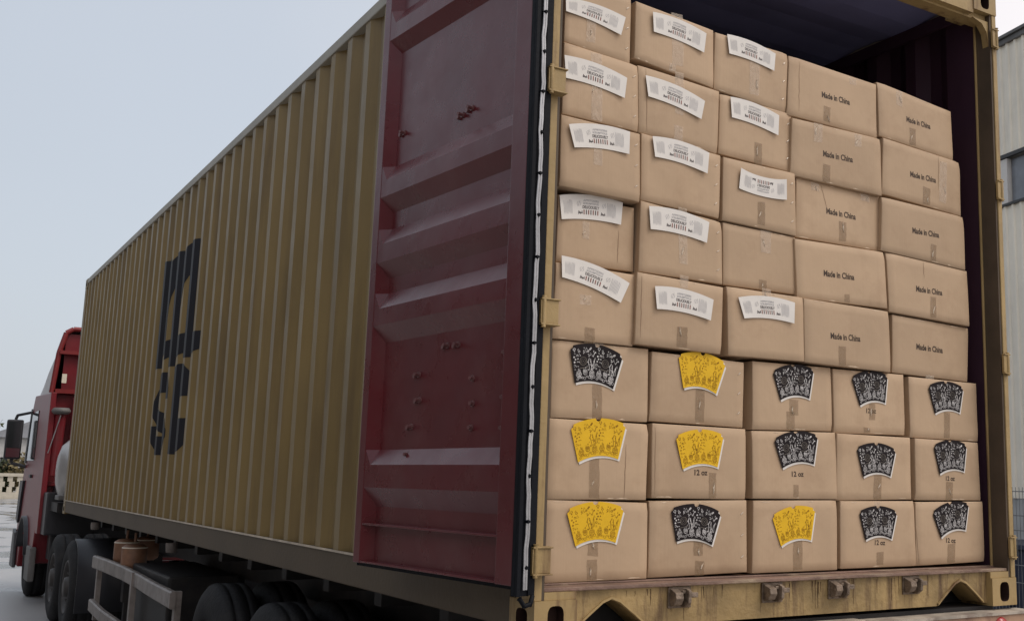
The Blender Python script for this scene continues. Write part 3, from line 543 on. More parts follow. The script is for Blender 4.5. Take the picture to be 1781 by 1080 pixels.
# bent side guard
def rail(pts, h, name, m, x=0.0, par=tr):
    b = MB(); n = len(pts); vs = []
    for (y, z, dx) in pts:
        vs += [(x+dx, y, z+h/2), (x+dx-0.012, y, z+h/2-0.012), (x+dx-0.012, y, z-h/2+0.012), (x+dx, y, z-h/2), (x+dx+0.03, y, z-h/2), (x+dx+0.03, y, z+h/2)]
    fs = [(6*i+j, 6*i+(j+1) % 6, 6*(i+1)+(j+1) % 6, 6*(i+1)+j) for i in range(n-1) for j in range(6)]
    fs += [tuple(range(6)), tuple(range(6*(n-1), 6*n))]
    return b.add(vs, fs).build(name, m, par)
for s_, xr in ((0, 0.0), (1, WD-0.03)):
    sg = bpy.data.objects.new('side_guard', None); C.objects.link(sg); sg.parent = tr; sg.empty_display_size = 0.1
    up = [(9.36, -0.385, 0), (8.6, -0.375, 0.0), (7.9, -0.39, 0.04), (7.2, -0.41, 0.06), (6.5, -0.41, 0.03), (5.55, -0.405, 0)]
    rail(up, 0.125, 'guard_rail', M['guard'], xr, sg)
    rail([(y, z-0.42-0.06*math.sin((9.4-y)), dx) for y, z, dx in up], 0.12, 'guard_rail', M['guard'], xr, sg)
    for y in (9.30, 7.4, 5.60): MB().box(xr+0.03, xr+0.075, y-0.035, y+0.035, -0.95, -0.345).build('guard_post', M['guard'], sg)
for y, x, dz in ((8.55, 0.16, 0.0), (8.05, 0.15, -0.02), (8.75, 0.38, 0.01)):
    b = MB(); b.lathe([(0.001, 0.115), (0.07, 0.112), (0.105, 0.09), (0.11, 0.07), (0.11, -0.07), (0.105, -0.09), (0.07, -0.112), (0.001, -0.115)], (x, y, -0.235+dz), 'Z', 24)
    b.tube((x, y, -0.12), (x, y, -0.04), 0.012)
    t_ = b.build('air_tank', M['tankp'], tr); MB().lathe([(0.107, 0.0), (0.112, 0.006), (0.107, 0.012)], (x, y, -0.160+dz), 'Z', 24).build('tank_band', M['white'], t_)
for x in (0.45, 1.90):
    b = MB(); b.box(x-0.07, x+0.07, 9.85, 9.99, -0.85, -0.05); b.box(x-0.045, x+0.045, 9.875, 9.965, -1.12, -0.85); b.box(x-0.12, x+0.12, 9.78, 10.06, -1.15, -1.12); b.build('landing_leg', M['chassis'], tr, bevel=0.005)
for y in (10.2, 6.2):
    MB().lathe([(0.001, -0.05), (0.04, -0.045), (0.045, 0.0), (0.045, 0.03)], (0.10, y, -0.06), 'Z', 16).build('twist_lock', M['guard'], tr)
MB().box(0.12, 0.66, 6.3, 7.9, -0.80, -0.30).build('tool_box', M['chassis'], tr, bevel=0.02)
# ------------------------------------------------------------------ tractor unit
tk = thing('truck_tractor', 'red high roof tractor unit coupled ahead of the yellow container, seen from behind', 'truck')
b = MB()
for x in (0.76, 1.60): b.box(x, x+0.09, 10.4, 16.9, -0.62, -0.40)
b.build('chassis', M['chassis'], tk)
for y in (11.30, 12.65):
    for xo, sx in ((0.0, 1), (0.33, 1), (WD-0.0, -1), (WD-0.33, -1)): wheel(tk, xo, sx, y, GZ+0.53, 0.53, 0.29)
for xo, sx in ((0.02, 1), (WD-0.02, -1)): wheel(tk, xo, sx, 16.0, GZ+0.53, 0.53, 0.30)
for y in (11.3, 12.65, 16.0): MB().tube((0.25, y, GZ+0.53), (2.19, y, GZ+0.53), 0.07).build('axle', M['chassis'], tk)
for xa in (0.02, WD-0.62):                                         # round-topped mudguards behind the drive wheels
    b = MB(); vs = []; n = 10
    for i in range(n+1):
        t = R_(90*i/n); vs += [(xa, 11.0-0.42*math.sin(t)-0.0, -0.62+0.36*math.cos(t)+0.0), (xa+0.6, 11.0-0.42*math.sin(t), -0.62+0.36*math.cos(t))]
    vs += [(xa, 10.58, -1.02), (xa+0.6, 10.58, -1.02)]
    b.add(vs, [(2*i, 2*i+1, 2*i+3, 2*i+2) for i in range(n+1)], True)
    o_ = b.build('mudguard', M['dark'], tk); md = o_.modifiers.new('thick', 'SOLIDIFY'); md.thickness = 0.02
cabp = [(14.62, -0.20), (14.62, 1.60), (16.55, 1.66), (16.78, 1.45), (17.18, 0.45), (17.30, 0.05), (17.32, -0.95), (16.66, -0.95)]
for i in range(9):
    t = R_(0+180*i/8); cabp.append((16.0+0.62*math.cos(t), -0.80+0.62*math.sin(t)))
cabp += [(15.34, -0.82), (14.9, -0.78)]
cab = MB().prism(cabp, lambda p, q, t: (t, p, q), -0.035, 2.473).build('cab', M['cabred'], tk, bevel=0.035, seg=3)
# roof deflector: hollow shell open to the rear with ribs inside it
sec = []
for y, zt, xt in ((14.60, 2.53, 0.12), (15.1, 2.42, 0.14), (15.7, 2.18, 0.17), (16.2, 1.90, 0.2), (16.55, 1.70, 0.25)):
    zb = 1.605; zm = zb+(zt-zb)*0.62; xm = 0.02+(xt-0.1)*0.1
    sec.append([(-0.02, y, zb), (xm, y, zm), (xt*0.75, y, zt-0.06), (xt+0.06, y, zt), (WD-xt-0.06, y, zt), (WD-xt*0.75, y, zt-0.06), (WD-xm, y, zm), (WD+0.02, y, zb)])
M['dome'] = mat('roof_shell', (0.40, 0.36, 0.35), 0.4, 0.5, var=0.1)
b = MB(); n = 8; b.add([p for s_ in sec for p in s_], [(n*i+j, n*i+j+1, n*(i+1)+j+1, n*(i+1)+j) for i in range(len(sec)-1) for j in range(n-1)]+[tuple(n*(len(sec)-1)+j for j in range(n))])
b.build('roof_fairing', M['dome'], tk)
b = MB()
r0 = sec[0]
for a, c in zip(r0, r0[1:]): b.tube((a[0], 14.56, a[2]), (c[0], 14.56, c[2]), 0.035, 8)
b.box(0.03, WD-0.03, 14.50, 14.60, 2.16, 2.21); b.box(0.02, WD-0.02, 14.52, 14.60, 1.60, 1.66)
for x in (0.9, 1.5): b.box(x, x+0.03, 14.55, 14.60, 1.62, 2.5)
b.build('fairing_frame', M['cabedge'], tk)
MB().box(0.10, WD-0.10, 14.61, 14.66, 1.6, 2.46).build('fairing_back', M['cabred'], tk)
b = MB(); b.box(-0.04, 0.03, 14.36, 14.615, -0.35, 1.6); b.box(0.03, 0.5, 14.52, 14.61, 0.30, 0.36); b.box(0.26, 0.30, 14.5, 14.61, 0.3, 1.55); b.build('side_extender', M['cabred'], tk, bevel=0.01)
MB().box(0.085, 0.145, 14.485, 14.499, 1.745, 1.875).build('reflector', M['white'], tk)
b = MB(); b.lathe([(0.001, 0.045), (0.10, 0.04), (0.125, 0.0), (0.12, -0.02), (0.09, -0.05), (0.001, -0.05)], (0.105, 14.36, 1.345), 'Z', 24); o_ = b.build('air_intake_cap', M['cabgrey'], tk)
MB().tube((0.105, 14.40, 1.29), (0.09, 14.44, 0.45), 0.075, 16).build('intake_pipe', M['cabred'], tk)
MB().tube((0.10, 14.30, 1.28), (-0.01, 14.33, 0.75), 0.008, 8).build('stay_rod', M['strip'], tk)
MB().box(0.0, 0.6, 13.95, 14.5, -0.35, 0.22).build('battery_box', M['dark'], tk, bevel=0.02)
MB().box(0.12, 2.32, 14.30, 14.58, -0.70, 0.30).build('rear_cover', M['dark'], tk, bevel=0.02)
b = MB(); b.lathe([(0.001, 0.0), (0.2, 0.012), (0.33, 0.05), (0.40, 0.12), (0.41, 0.2), (0.41, 2.1), (0.36, 2.2), (0.001, 2.25)], (0.04, 13.62, 0.52), 'X', 40); b.build('fuel_tank', M['tank'], tk)
MB().box(0.05, 2.3, 13.2, 13.9, -0.02, 0.10).build('tank_cradle', M['chassis'], tk)
MB().box(0.02, 0.25, 12.9, 13.3, 0.14, 0.20).build('valve_box', M['cabgrey'], tk, bevel=0.01)
for s_, xs in ((0, -0.0352), (1, 2.4732)):
    sg = -1 if s_ == 0 else 1
    def bx(a, b_): return (xs+sg*a, xs+sg*b_) if sg > 0 else (xs-b_, xs-a)
    x0, x1 = bx(0.001, 0.012); wn_ = MB().prism([(15.75, 0.66), (16.98, 0.66), (16.70, 1.38), (15.75, 1.40)], lambda p, q, t: (t, p, q), x0, x1).build('side_window', M['glass'], tk)
    x0, x1 = bx(0.0125, 0.02); MB().prism([(16.86, 0.62), (17.06, 0.62), (16.76, 1.46), (16.62, 1.46)], lambda p, q, t: (t, p, q), x0, x1).build('window_frame', M['dark'], wn_)
    x0, x1 = bx(0.002, 0.03); MB().box(x0, x1, 15.80, 16.0, 0.40, 0.45).build('door_handle', M['dark'], tk, bevel=0.005)
    x0, x1 = bx(0.001, 0.035); MB().prism([(16.75, 0.35), (17.2, 0.35), (17.28, -0.25), (17.0, -0.30)], lambda p, q, t: (t, p, q), x0, x1).build('corner_vane', M['dark'], tk)
    b = MB(); vs = []; n = 14
    for i in range(n+1):
        t = R_(15+155*i/n); y_, z_ = 16.0+0.64*math.cos(t), -0.80+0.64*math.sin(t)
        a, c = bx(-0.25, 0.055); vs += [(a, y_, z_), (c, y_, z_)]
    b.add(vs, [(2*i, 2*i+1, 2*i+3, 2*i+2) for i in range(n)], True); o_ = b.build('wheel_arch', M['dark'], tk); md = o_.modifiers.new('thick', 'SOLIDIFY'); md.thickness = 0.03
    x0, x1 = bx(0.001, 0.05); MB().prism([(17.0, -0.45), (17.35, -0.40), (17.38, -0.98), (16.85, -0.98)], lambda p, q, t: (t, p, q), x0, x1).build('bumper_corner', M['dark'], tk, bevel=0.02)
    x0, x1 = bx(-0.05, 0.03); MB().box(x0, x1, 14.7, 15.25, -1.02, -0.55).build('step_box', M['cabgrey'], tk, bevel=0.02)
    # mirror: housing, two arms
    mx = xs+sg*0.20
    mh = MB().box(mx-0.115, mx+0.115, 16.98, 17.10, 0.68, 1.30); mi = mh.build('mirror', M['dark'], tk, bevel=0.03, seg=3)
    MB().box(mx-0.095, mx+0.095, 16.972, 16.979, 0.86, 1.27).build('mirror_glass', M['glass'], mi)
    MB().box(mx-0.095, mx+0.095, 16.972, 16.979, 0.71, 0.85).build('mirror_glass', mat('mirror_red', (0.10, 0.02, 0.03), 0.2, 0.7), mi)
    MB().path([(mx-sg*0.0, 17.04, 1.30), (mx-sg*0.02, 17.04, 1.37), (xs-sg*0.02, 16.80, 1.42)], 0.022).build('mirror_arm', M['dark'], mi)
    MB().path([(mx, 17.04, 0.68), (mx, 17.04, 0.62), (xs-sg*0.02, 16.95, 0.56)], 0.025).build('mirror_arm', M['dark'], mi)
b = MB(); b.prism([(17.19, 0.5), (16.80, 1.44), (16.79, 1.42), (17.17, 0.5)], lambda p, q, t: (t, p, q), 0.1, 2.34); b.build('windscreen', M['glass'], tk)
MB().box(0.05, 2.39, 17.325, 17.42, -0.98, -0.45).build('front_bumper', M['cabgrey'], tk, bevel=0.02)

# ------------------------------------------------------------------ cartons
random.seed(7)
AXW = ['leftmost column', 'second column', 'middle column', 'fourth column', 'rightmost column']
ROWW = {1: 'topmost', 2: 'second down', 3: 'third down', 4: 'fourth down', 5: 'fifth down', 6: 'third up', 7: 'second up', 8: 'bottom'}
def surf(k):
    y0, tl, tr_, br_, bl = BOX[k]; rnd = random.Random(k*13+5)
    A_ = rnd.uniform(0.0005, 0.0035); yaw = rnd.uniform(-0.004, 0.004); pit = rnd.uniform(-0.003, 0.003); px_, pz_ = rnd.uniform(0, 6), rnd.uniform(0, 6)
    cr = [(rnd.choice((0, 1)), rnd.choice((0, 1)), rnd.uniform(0.001, 0.008), rnd.uniform(0.04, 0.13)) for _ in range(2)]; dn = [(rnd.uniform(.1, .9), rnd.uniform(.1, .9), rnd.uniform(-0.0016, 0.0016), rnd.uniform(.12, .3)) for _ in range(4)]
    def f(u, v):
        x = (bl[0]*(1-u)+br_[0]*u)*(1-v)+(tl[0]*(1-u)+tr_[0]*u)*v; z = (bl[1]*(1-u)+br_[1]*u)*(1-v)+(tl[1]*(1-u)+tr_[1]*u)*v
        uu = min(max(u, 0), 1); vv = min(max(v, 0), 1)
        d_ = A_*16*uu*(1-uu)*vv*(1-vv)+yaw*(u-.5)*2+pit*(v-.5)*2+0.0008*math.sin(7*u+px_)*math.sin(5*v+pz_)
        for cu_, cv_, am, ra in cr: q_ = max(0, 1-math.hypot(uu-cu_, (vv-cv_)*0.6)/ra); d_ -= am*q_*q_
        for cu_, cv_, am, ra in dn: q_ = max(0, 1-math.hypot(uu-cu_, (vv-cv_)*0.6)/ra); d_ += am*q_*q_*(3-2*q_)
        return x, y0-d_, z
    def depth(x, z):
        v = (z-(bl[1]+br_[1])/2)/((tl[1]+tr_[1])/2-(bl[1]+br_[1])/2)
        xl = bl[0]*(1-v)+tl[0]*v; xr = br_[0]*(1-v)+tr_[0]*v
        return f((x-xl)/(xr-xl), v)[1]
    return f, depth
def printed(par, name, m, items, mapf):
    """items: 2-D (verts, faces); mapf(p, q) -> xyz"""
    b = MB()
    for vs, fs in items: b.add([mapf(*p) for p in vs], fs)
    return b.build(name, m, par, fix=False)
def ribbon(pts, w, closed=False):
    vs = []; n = len(pts)
    for i, p in enumerate(pts):
        a = pts[i-1] if (i > 0 or closed) else p; c = pts[(i+1) % n] if (i < n-1 or closed) else p
        t = Vector((c[0]-a[0], c[1]-a[1])); t = t.normalized() if t.length > 1e-9 else Vector((1, 0)); q = Vector((-t.y, t.x))*w/2
        vs += [(p[0]+q.x, p[1]+q.y), (p[0]-q.x, p[1]-q.y)]
    fs = [(2*i, 2*i+1, 2*((i+1) % n)+1, 2*((i+1) % n)) for i in range(n if closed else n-1)]
    return vs, fs
def disc(cx, cy, r, n=8): return [(cx+r*math.cos(2*math.pi*i/n), cy+r*math.sin(2*math.pi*i/n)) for i in range(n)], [tuple(range(n))]
AS = 0.55                                     # height / width of a cup sleeve, for drawing in its (u, v) square
def ring(cx, cy, r, w, sq=1.0, n=10, rot=0.0):
    return ribbon([(cx+r*math.cos(2*math.pi*i/n+rot), cy+r*sq*math.sin(2*math.pi*i/n+rot)) for i in range(n)], w, True)
def doodles():
    g = random.Random(3); bright, dim = [], []
    for half in (0, 0.5):                    # printed twice, once on each half of the sleeve
        g = random.Random(11)
        ox = half+0.03
        # big shapes along the bottom: folded crates, cups, leaves
        for k in range(3):
            cx, cy = ox+0.06+k*0.16, 0.20+0.04*(k % 2); n = 6; s_ = 1.0-0.2*(k == 1)
            bright.append(ribbon([(cx+0.062*s_*math.cos(2*math.pi*i/n+0.3*k), cy+0.105*s_*math.sin(2*math.pi*i/n+0.3*k)) for i in range(n)], 0.013, True))
            bright.append(ring(cx, cy+0.01, 0.030*s_, 0.014, 1.7)); bright.append(ribbon([(cx-0.045, cy-0.05), (cx, cy-0.07), (cx+0.045, cy-0.05)], 0.012)); bright.append(ribbon([(cx-0.035, cy+0.06), (cx+0.04, cy+0.045)], 0.012))
            bright.append(disc(cx, cy+0.01, 0.016))
        for k in range(8): bright.append(ring(ox+0.02+k*0.060, 0.065+0.05*((k*5) % 3)/2, 0.022+0.008*(k % 2), 0.011, 1.3, 7, k))
        cx = ox+0.33; bright.append(ribbon([(cx, 0.30), (cx-0.045, 0.56), (cx+0.01, 0.62), (cx+0.045, 0.33)], 0.014, True)); bright.append(ribbon([(cx+0.07, 0.30), (cx+0.095, 0.62), (cx+0.12, 0.36)], 0.013))
        bright.append(ribbon([(cx-0.03, 0.68), (cx+0.02, 0.76), (cx+0.07, 0.70), (cx+0.09, 0.80)], 0.014))
        for k in range(60):
            x, y = ox-0.012+0.047*(k % 10)+g.uniform(-0.03, 0.03), 0.36+0.108*(k//10)+g.uniform(-0.06, 0.05)
            if 0.09 < x-ox < 0.26 and 0.38 < y < 0.72: continue
            t = g.randint(0, 5); s_ = g.uniform(0.008, 0.024)
            if t == 0: bright.append(ring(x, y, s_, 0.012, 1.5))
            elif t in (1, 5): v_, f_ = disc(x, y, s_*0.8, 6); bright.append(([(p, y+(q-y)*1.6) for p, q in v_], f_))
            elif t == 2: a = g.uniform(0, 3); bright.append(ribbon([(x-s_*math.cos(a), y-s_*2.2*math.sin(a)), (x+0.004, y+0.02), (x+s_*math.cos(a), y+s_*2.2*math.sin(a))], 0.013))
            elif t == 3: bright.append(ribbon([(x-s_, y-s_*1.5), (x, y+s_*2), (x+s_, y-s_*1.5)], 0.010, True))
            else: bright.append(ribbon([(x, y-s_*1.6), (x+s_*0.8, y), (x, y+s_*1.4), (x+s_*0.8, y+3*s_)], 0.012))
        # faint round badge and bar
        dim.append(ring(ox+0.18, 0.56, 0.075, 0.016, 1.6, 18)); dim.append(ring(ox+0.18, 0.56, 0.045, 0.010, 1.6, 14)); dim.append(disc(ox+0.18, 0.56, 0.016)); dim.append(ribbon([(ox+0.09, 0.37), (ox+0.29, 0.38)], 0.022))
    return bright, dim
DOO = doodles()
def fan(q, bulge, depth, off):
    """maps the unit square to a curved paper sector lying on a carton's face"""
    tl, tr_, br_, bl = [Vector(p) for p in q]; ax = (tr_-tl+br_-bl); ax.normalize(); up = Vector((-ax.y, ax.x))
    if up.y < 0: up = -up
    wt = (tr_-tl).length; cm = (tl+tr_+br_+bl)/4
    dl = min(depth(*tl), depth(*bl)); dr_ = min(depth(*tr_), depth(*br_)); dm = depth(*cm)-(dl+dr_)/2; dl += min(dm, 0); dr_ += min(dm, 0)
    def f(u, v, extra=0.0, sh=(0, 0)):
        p = (bl*(1-u)+br_*u)*(1-v)+(tl*(1-u)+tr_*u)*v+up*bulge*wt*4*u*(1-u)*(0.68+0.32*v)
        return (p.x+sh[0], dl*(1-u)+dr_*u-off-extra, p.y+sh[1])
    return f
def outline(notch, corners):
    o = []; n = 14
    if corners: top = [(0.055+0.89*i/n, 1.0) for i in range(n+1)]
    else: top = [(i/n, 1.0) for i in range(n+1)]
    if notch:
        top = [p for p in top if abs(p[0]-0.5) > 0.05]; nn_ = [(0.5-0.048*math.cos(math.pi*i/7), 1.0-0.085*math.sin(math.pi*i/7)) for i in range(8)]
        k = sum(1 for p in top if p[0] < 0.5); top = top[:k]+nn_+top[k:]
    right = [(0.955, 0.935), (1.0, 0.91)] if corners else []
    bot = [(1.0, 0.0)]+[(1-i/n, 0.0) for i in range(1, n)]+[(0.0, 0.0)]
    left = [(0.0, 0.91), (0.045, 0.935)] if corners else []
    return top+right+bot+left
from mathutils.geometry import tessellate_polygon
def papersheet(par, name, m, f, ol, th, extra, sh=(0, 0), lift=0.0):
    b = MB(); n = len(ol)
    tri = tessellate_polygon([[Vector((f(p[0], p[1])[0], f(p[0], p[1])[2], 0)) for p in ol]])
    def g(p, e2):
        lf = lift*(abs(2*p[0]-1)**3)*(1-0.5*p[1]); return f(p[0], p[1], extra+e2+lf, sh)
    b.add([g(p, th) for p in ol]+[g(p, 0) for p in ol], [tuple(t) for t in tri]+[tuple(i+n for i in t[::-1]) for t in tri]+[(i, (i+1) % n, n+(i+1) % n, n+i) for i in range(n)])
    return b.build(name, m, par)
nk = 0
for k in sorted(BOX):
    c_, r_ = divmod(k, 10); y0, tl, tr_, br_, bl = BOX[k]; f, depth = surf(k)
    body_ = 'brown carton'
    if k in WHITE: look = 'carton with an %s white printed paper sleeve' % ('upside down' if k == 33 else 'arched')
    elif k in CUP: look = 'carton with a %s doodle cup sleeve%s' % ('yellow' if k in (17, 18, 26, 27, 38) else 'black', ' over a 12 oz stamp' if k in TEXT else '')
    elif k in TEXT: look = 'plain carton printed Made in China'
    else: look = 'bare carton with no print or sleeve'
    lab = '%s, %s, %s' % (look, AXW[c_-1], ROWW[r_])
    if k == 34: lab = 'only bare carton, no print and no sleeve, middle column, fourth row down'
    ct = thing('carton', lab, 'carton', 'brown cartons stacked in the container', loc=(0, 0, 0))
    # board box: front face on the measured corners, rounded edges, 0.40 m deep
    b = MB(); nu, nv = 14, 10; us = [0, 0.005]+[0.005+0.99*i/(nu-2) for i in range(1, nu-2)]+[0.995, 1]; vs_ = [0, 0.008]+[0.008+0.984*i/(nv-2) for i in range(1, nv-2)]+[0.992, 1]
    V_ = []
    for v in vs_:
        for u in us:
            x, y, z = f(u, v)
            if u in (0, 1): y += 0.0022
            if v in (0, 1): y += 0.0022
            V_.append((x, y, z))
    nU = len(us); F_ = [(j*nU+i, j*nU+i+1, (j+1)*nU+i+1, (j+1)*nU+i) for j in range(len(vs_)-1) for i in range(nU-1)]
    b.add(V_, F_)
    for q_ in range(len(F_)):
        i_, j_ = q_ % (nU-1), q_//(nU-1); b.sm[-len(F_)+q_] = 0 < i_ < nU-2 and 0 < j_ < len(vs_)-2
    ed = [i for i in range(nU)]+[j*nU+nU-1 for j in range(1, len(vs_))]+[(len(vs_)-1)*nU+i for i in range(nU-2, -1, -1)]+[j*nU for j in range(len(vs_)-2, 0, -1)]
    cxm = (tl[0]+tr_[0])/2; czm = (tl[1]+bl[1])/2
    loop = [V_[i] for i in ed]; back = [(p[0], y0+0.40, p[2]) for p in loop]; n = len(loop)
    b.add(loop+back, [(i, (i+1) % n, n+(i+1) % n, n+i) for i in range(n)]+[tuple(range(n, 2*n))])
    b.build('box', M['kraft'], ct)
    # tape
    for (a, c2, w, dk) in TAPE.get(k, []):
        t = MB(); vs = []; n = 6; rg = random.Random(k*7+int(a[1]*100))
        for i in range(n+1):
            x = a[0]+(c2[0]-a[0])*i/n; z = a[1]+(c2[1]-a[1])*i/n; e1, e2 = (rg.uniform(-.0015, .0015), rg.uniform(-.0015, .0015))
            if i in (0, n): e1 += 0; 
            vs += [(x-w/2+e1, depth(x, z)-0.0012, z+(rg.uniform(-.003, .003) if i in (0, n) else 0)), (x+w/2+e2, depth(x, z)-0.0012, z+(rg.uniform(-.003, .003) if i in (0, n) else 0))]
        t.add(vs, [(2*i, 2*i+1, 2*i+3, 2*i+2) for i in range(n)])
        t.build('tape', M['tape_dark' if dk else 'tape_light'], ct)
    for ti, (a, c2, w, dk) in enumerate(TAPE.get(k, [])):
        rg = random.Random(k*17+ti)
        if rg.random() < 0.3: continue
        fo = MB(); x = (a[0]+c2[0])/2+rg.uniform(-.3, .3)*w; z = a[1]+(c2[1]-a[1])*rg.uniform(0.2, 0.8); vs = []; ang = rg.uniform(-0.6, 0.6); ln = min(abs(a[1]-c2[1])*0.5, rg.uniform(0.02, 0.05))
        for j in range(7):
            t_ = j/6; xx, zz = x+math.sin(ang)*ln*(t_-.5)+rg.uniform(-.002, .002), z-math.cos(ang)*ln*(t_-.5); ww = 0.0026*math.sin(math.pi*t_)+0.0004; y_ = depth(xx, zz)
            vs += [(xx-ww, y_-0.0015, zz), (xx, y_-0.0040, zz), (xx+ww, y_-0.0015, zz)]
        fo.add(vs, [(3*j+i, 3*j+i+1, 3*j+i+4, 3*j+i+3) for j in range(6) for i in range(2)]); fo.build('tape_fold_glint', M['fold_glint'], ct, fix=False)
    # creases and rubbed edges
    rg = random.Random(k*31)
    cl_ = {17: [(0.76, 0.0, 0.77, 0.72)], 25: [(0.06, 0.1, 0.05, 0.95)], 43: [(0.28, 0.98, 0.36, 0.52)], 54: [(0.44, 0.98, 0.44, 0.70)], 22: [(0.10, 0.05, 0.09, 0.98)], 27: [(0.03, 0.05, 0.03, 0.95)], 14: [(0.78, 0.1, 0.79, 0.6)], 41: [(0.12, 0.1, 0.11, 0.95)], 52: [(0.70, 0.35, 0.71, 0.98)], 58: [(0.04, 0.02, 0.0, 0.6)]}.get(k, [])
    for u0, v0, u1, v1 in cl_:
        t = MB(); vs = []; m_n = 10
        for i in range(m_n+1):
            u, v = u0+(u1-u0)*i/m_n+rg.uniform(-.003, .003), v0+(v1-v0)*i/m_n; x, y, z = f(u, v); w = 0.0011*math.sin(math.pi*(i+0.3)/(m_n+0.6))+0.0004; vs += [(x-w, y-0.0006, z), (x+w, y-0.0006, z)]
        t.add(vs, [(2*i, 2*i+1, 2*i+3, 2*i+2) for i in range(m_n)]); t.build('crease', M['crease'], ct, fix=False)
    for i in range(rg.randint(2, 4)):
        t = MB()
        top = rg.random() < 0.7; u0 = rg.uniform(0.02, 0.85); ln = rg.uniform(0.03, 0.14); hh_ = rg.uniform(0.006, 0.014); vs = []; m_n = 6
        for j in range(m_n+1):
            u = u0+ln*j/m_n; va = 0.985 if top else 0.015; vb = va-(hh_ if top else -hh_)*math.sin(math.pi*j/m_n)*rg.uniform(0.6, 1.2)-(0.002 if top else -0.002)
            xa, ya, za = f(u, va); xb, yb, zb = f(u, vb); vs += [(xa, ya-0.0005, za), (xb, yb-0.0005, zb)]
        t.add(vs, [(2*j, 2*j+1, 2*j+3, 2*j+2) for j in range(m_n)])
        t.build('scuff', M['scuff'], ct, fix=False)
    # stamped words
    if k in TEXT:
        s_ = '12 oz' if r_ > 5 else 'Made in China'; (xa, za), (xb, zb) = TEXT[k]; tv, tf, asp = text2d(s_)
        L_ = math.hypot(xb-xa, zb-za); ca, sa = (xb-xa)/L_, (zb-za)/L_; hh = 0.025 if r_ < 6 else 0.0195
        def tm(p, q, L_=L_, ca=ca, sa=sa, xa=xa, za=za, hh=hh):
            x = xa+ca*p*L_-sa*q*hh; z = za+sa*p*L_+ca*q*hh; return (x, depth(x, z)-0.0006, z)
        printed(ct, 'stamp', M['stamp'], [(tv, tf)], tm)
    if k in WHITE:
        rv = -1 if k == 33 else 1; fm = fan(WHITE[k], 0.055*rv, depth, 0.0035)
        q = MB(); nu2, nv2 = 24, 4; lf = lambda u, v: 0.006*(abs(2*u-1)**3)*(1-0.5*v) if rv > 0 else 0.006*(abs(2*u-1)**3)*(0.5+0.5*v)
        vs = [fm(i/nu2, j/nv2, e_+lf(i/nu2, j/nv2)) for e_ in (0.0012, 0.0) for j in range(nv2+1) for i in range(nu2+1)]; w1 = nu2+1; o1 = w1*(nv2+1)
        fs = [(o+j*w1+i, o+j*w1+i+1, o+(j+1)*w1+i+1, o+(j+1)*w1+i) for o in (0, o1) for j in range(nv2) for i in range(nu2)]
        rim_ = [i for i in range(w1)]+[j*w1+nu2 for j in range(1, nv2+1)]+[nv2*w1+i for i in range(nu2-1, -1, -1)]+[j*w1 for j in range(nv2-1, 0, -1)]
        fs += [(rim_[i], rim_[(i+1) % len(rim_)], o1+rim_[(i+1) % len(rim_)], o1+rim_[i]) for i in range(len(rim_))]
        sl = q.add(vs, fs).build('paper_sleeve', M['paper'], ct)
        def wm(u, v, fm=fm, rv=rv):
            if rv < 0: u, v = 1-u, 1-v
            return fm(u, v, 0.0017+lf(u, v))
        dk_, gr_, rd_ = [], [], []
        tv, tf, asp = text2d('DELICIOUSLY'); dk_.append(([(0.36+0.27*p, 0.43+0.115*q) for p, q in tv], tf))
        tv, tf, asp = text2d('APPETIZERS'); gr_.append(([(0.37+0.25*p, 0.72+0.075*q) for p, q in tv], tf))
        tv, tf, asp = text2d('SCRUMPTIOUS'); gr_.append(([(0.37+0.25*p, 0.60+0.075*q) for p, q in tv], tf))
        for i in range(7):
            x = 0.375+i*0.038; (rd_ if i % 2 == 0 else dk_).append(([(x, 0.19), (x+0.016, 0.19), (x+0.016, 0.38), (x, 0.38)], [(0, 1, 2, 3)]))
        for x in (0.29, 0.665):
            for j in range(4): dk_.append(ribbon([(x+j*0.017, 0.20+0.03*(j % 2)), (x+0.008+j*0.017, 0.34-0.03*(j % 3)), (x+0.016+j*0.017, 0.22)], 0.011))
        rg = random.Random(5)
        for x0, x1 in ((0.055, 0.19), (0.76, 0.90)):
            x = x0
            while x < x1: gr_.append(([(x, 0.20+rg.uniform(0, .12)), (x+0.007, 0.20), (x+0.007, 0.80-rg.uniform(0, .2)), (x, 0.80)], [(0, 1, 2, 3)])); x += 0.0185
        for x in (0.27, 0.68): gr_.append(ring(x+0.03, 0.62, 0.028, 0.006, 3.0, 14)); gr_.append(ribbon([(x+0.01, 0.5), (x+0.05, 0.75)], 0.006))
        printed(sl, 'dark_print', M['print_dark'], dk_, wm); printed(sl, 'grey_print', M['print_grey'], gr_, wm); printed(sl, 'red_print', M['print_red'], rd_, wm)
    if k in CUP:
        yl = k in (17, 18, 26, 27, 38); fm = fan(CUP[k], 0.108, depth, 0.0015)
        bk = papersheet(ct, 'white_sleeve', M['paper'], fm, outline(True, True), 0.0015, 0.0, sh=(0.0065, -0.0075))
        sl = papersheet(ct, 'cup_sleeve', M['yellow_print' if yl else 'black_print'], fm, outline(True, True), 0.0015, 0.0020)
        sc = lambda u, v, fm=fm: fm(0.025+0.95*min(max(u, 0), 1), 0.015+0.93*min(max(v, 0), 1), 0.0039)
        printed(sl, 'doodle_print', M['doodle_brown' if yl else 'doodle_white'], DOO[0], sc)
        if not yl:
            for h_ in (0, 1): printed(sl, 'badge_print', M['doodle_dim'], DOO[1][4*h_:4*h_+4], sc)
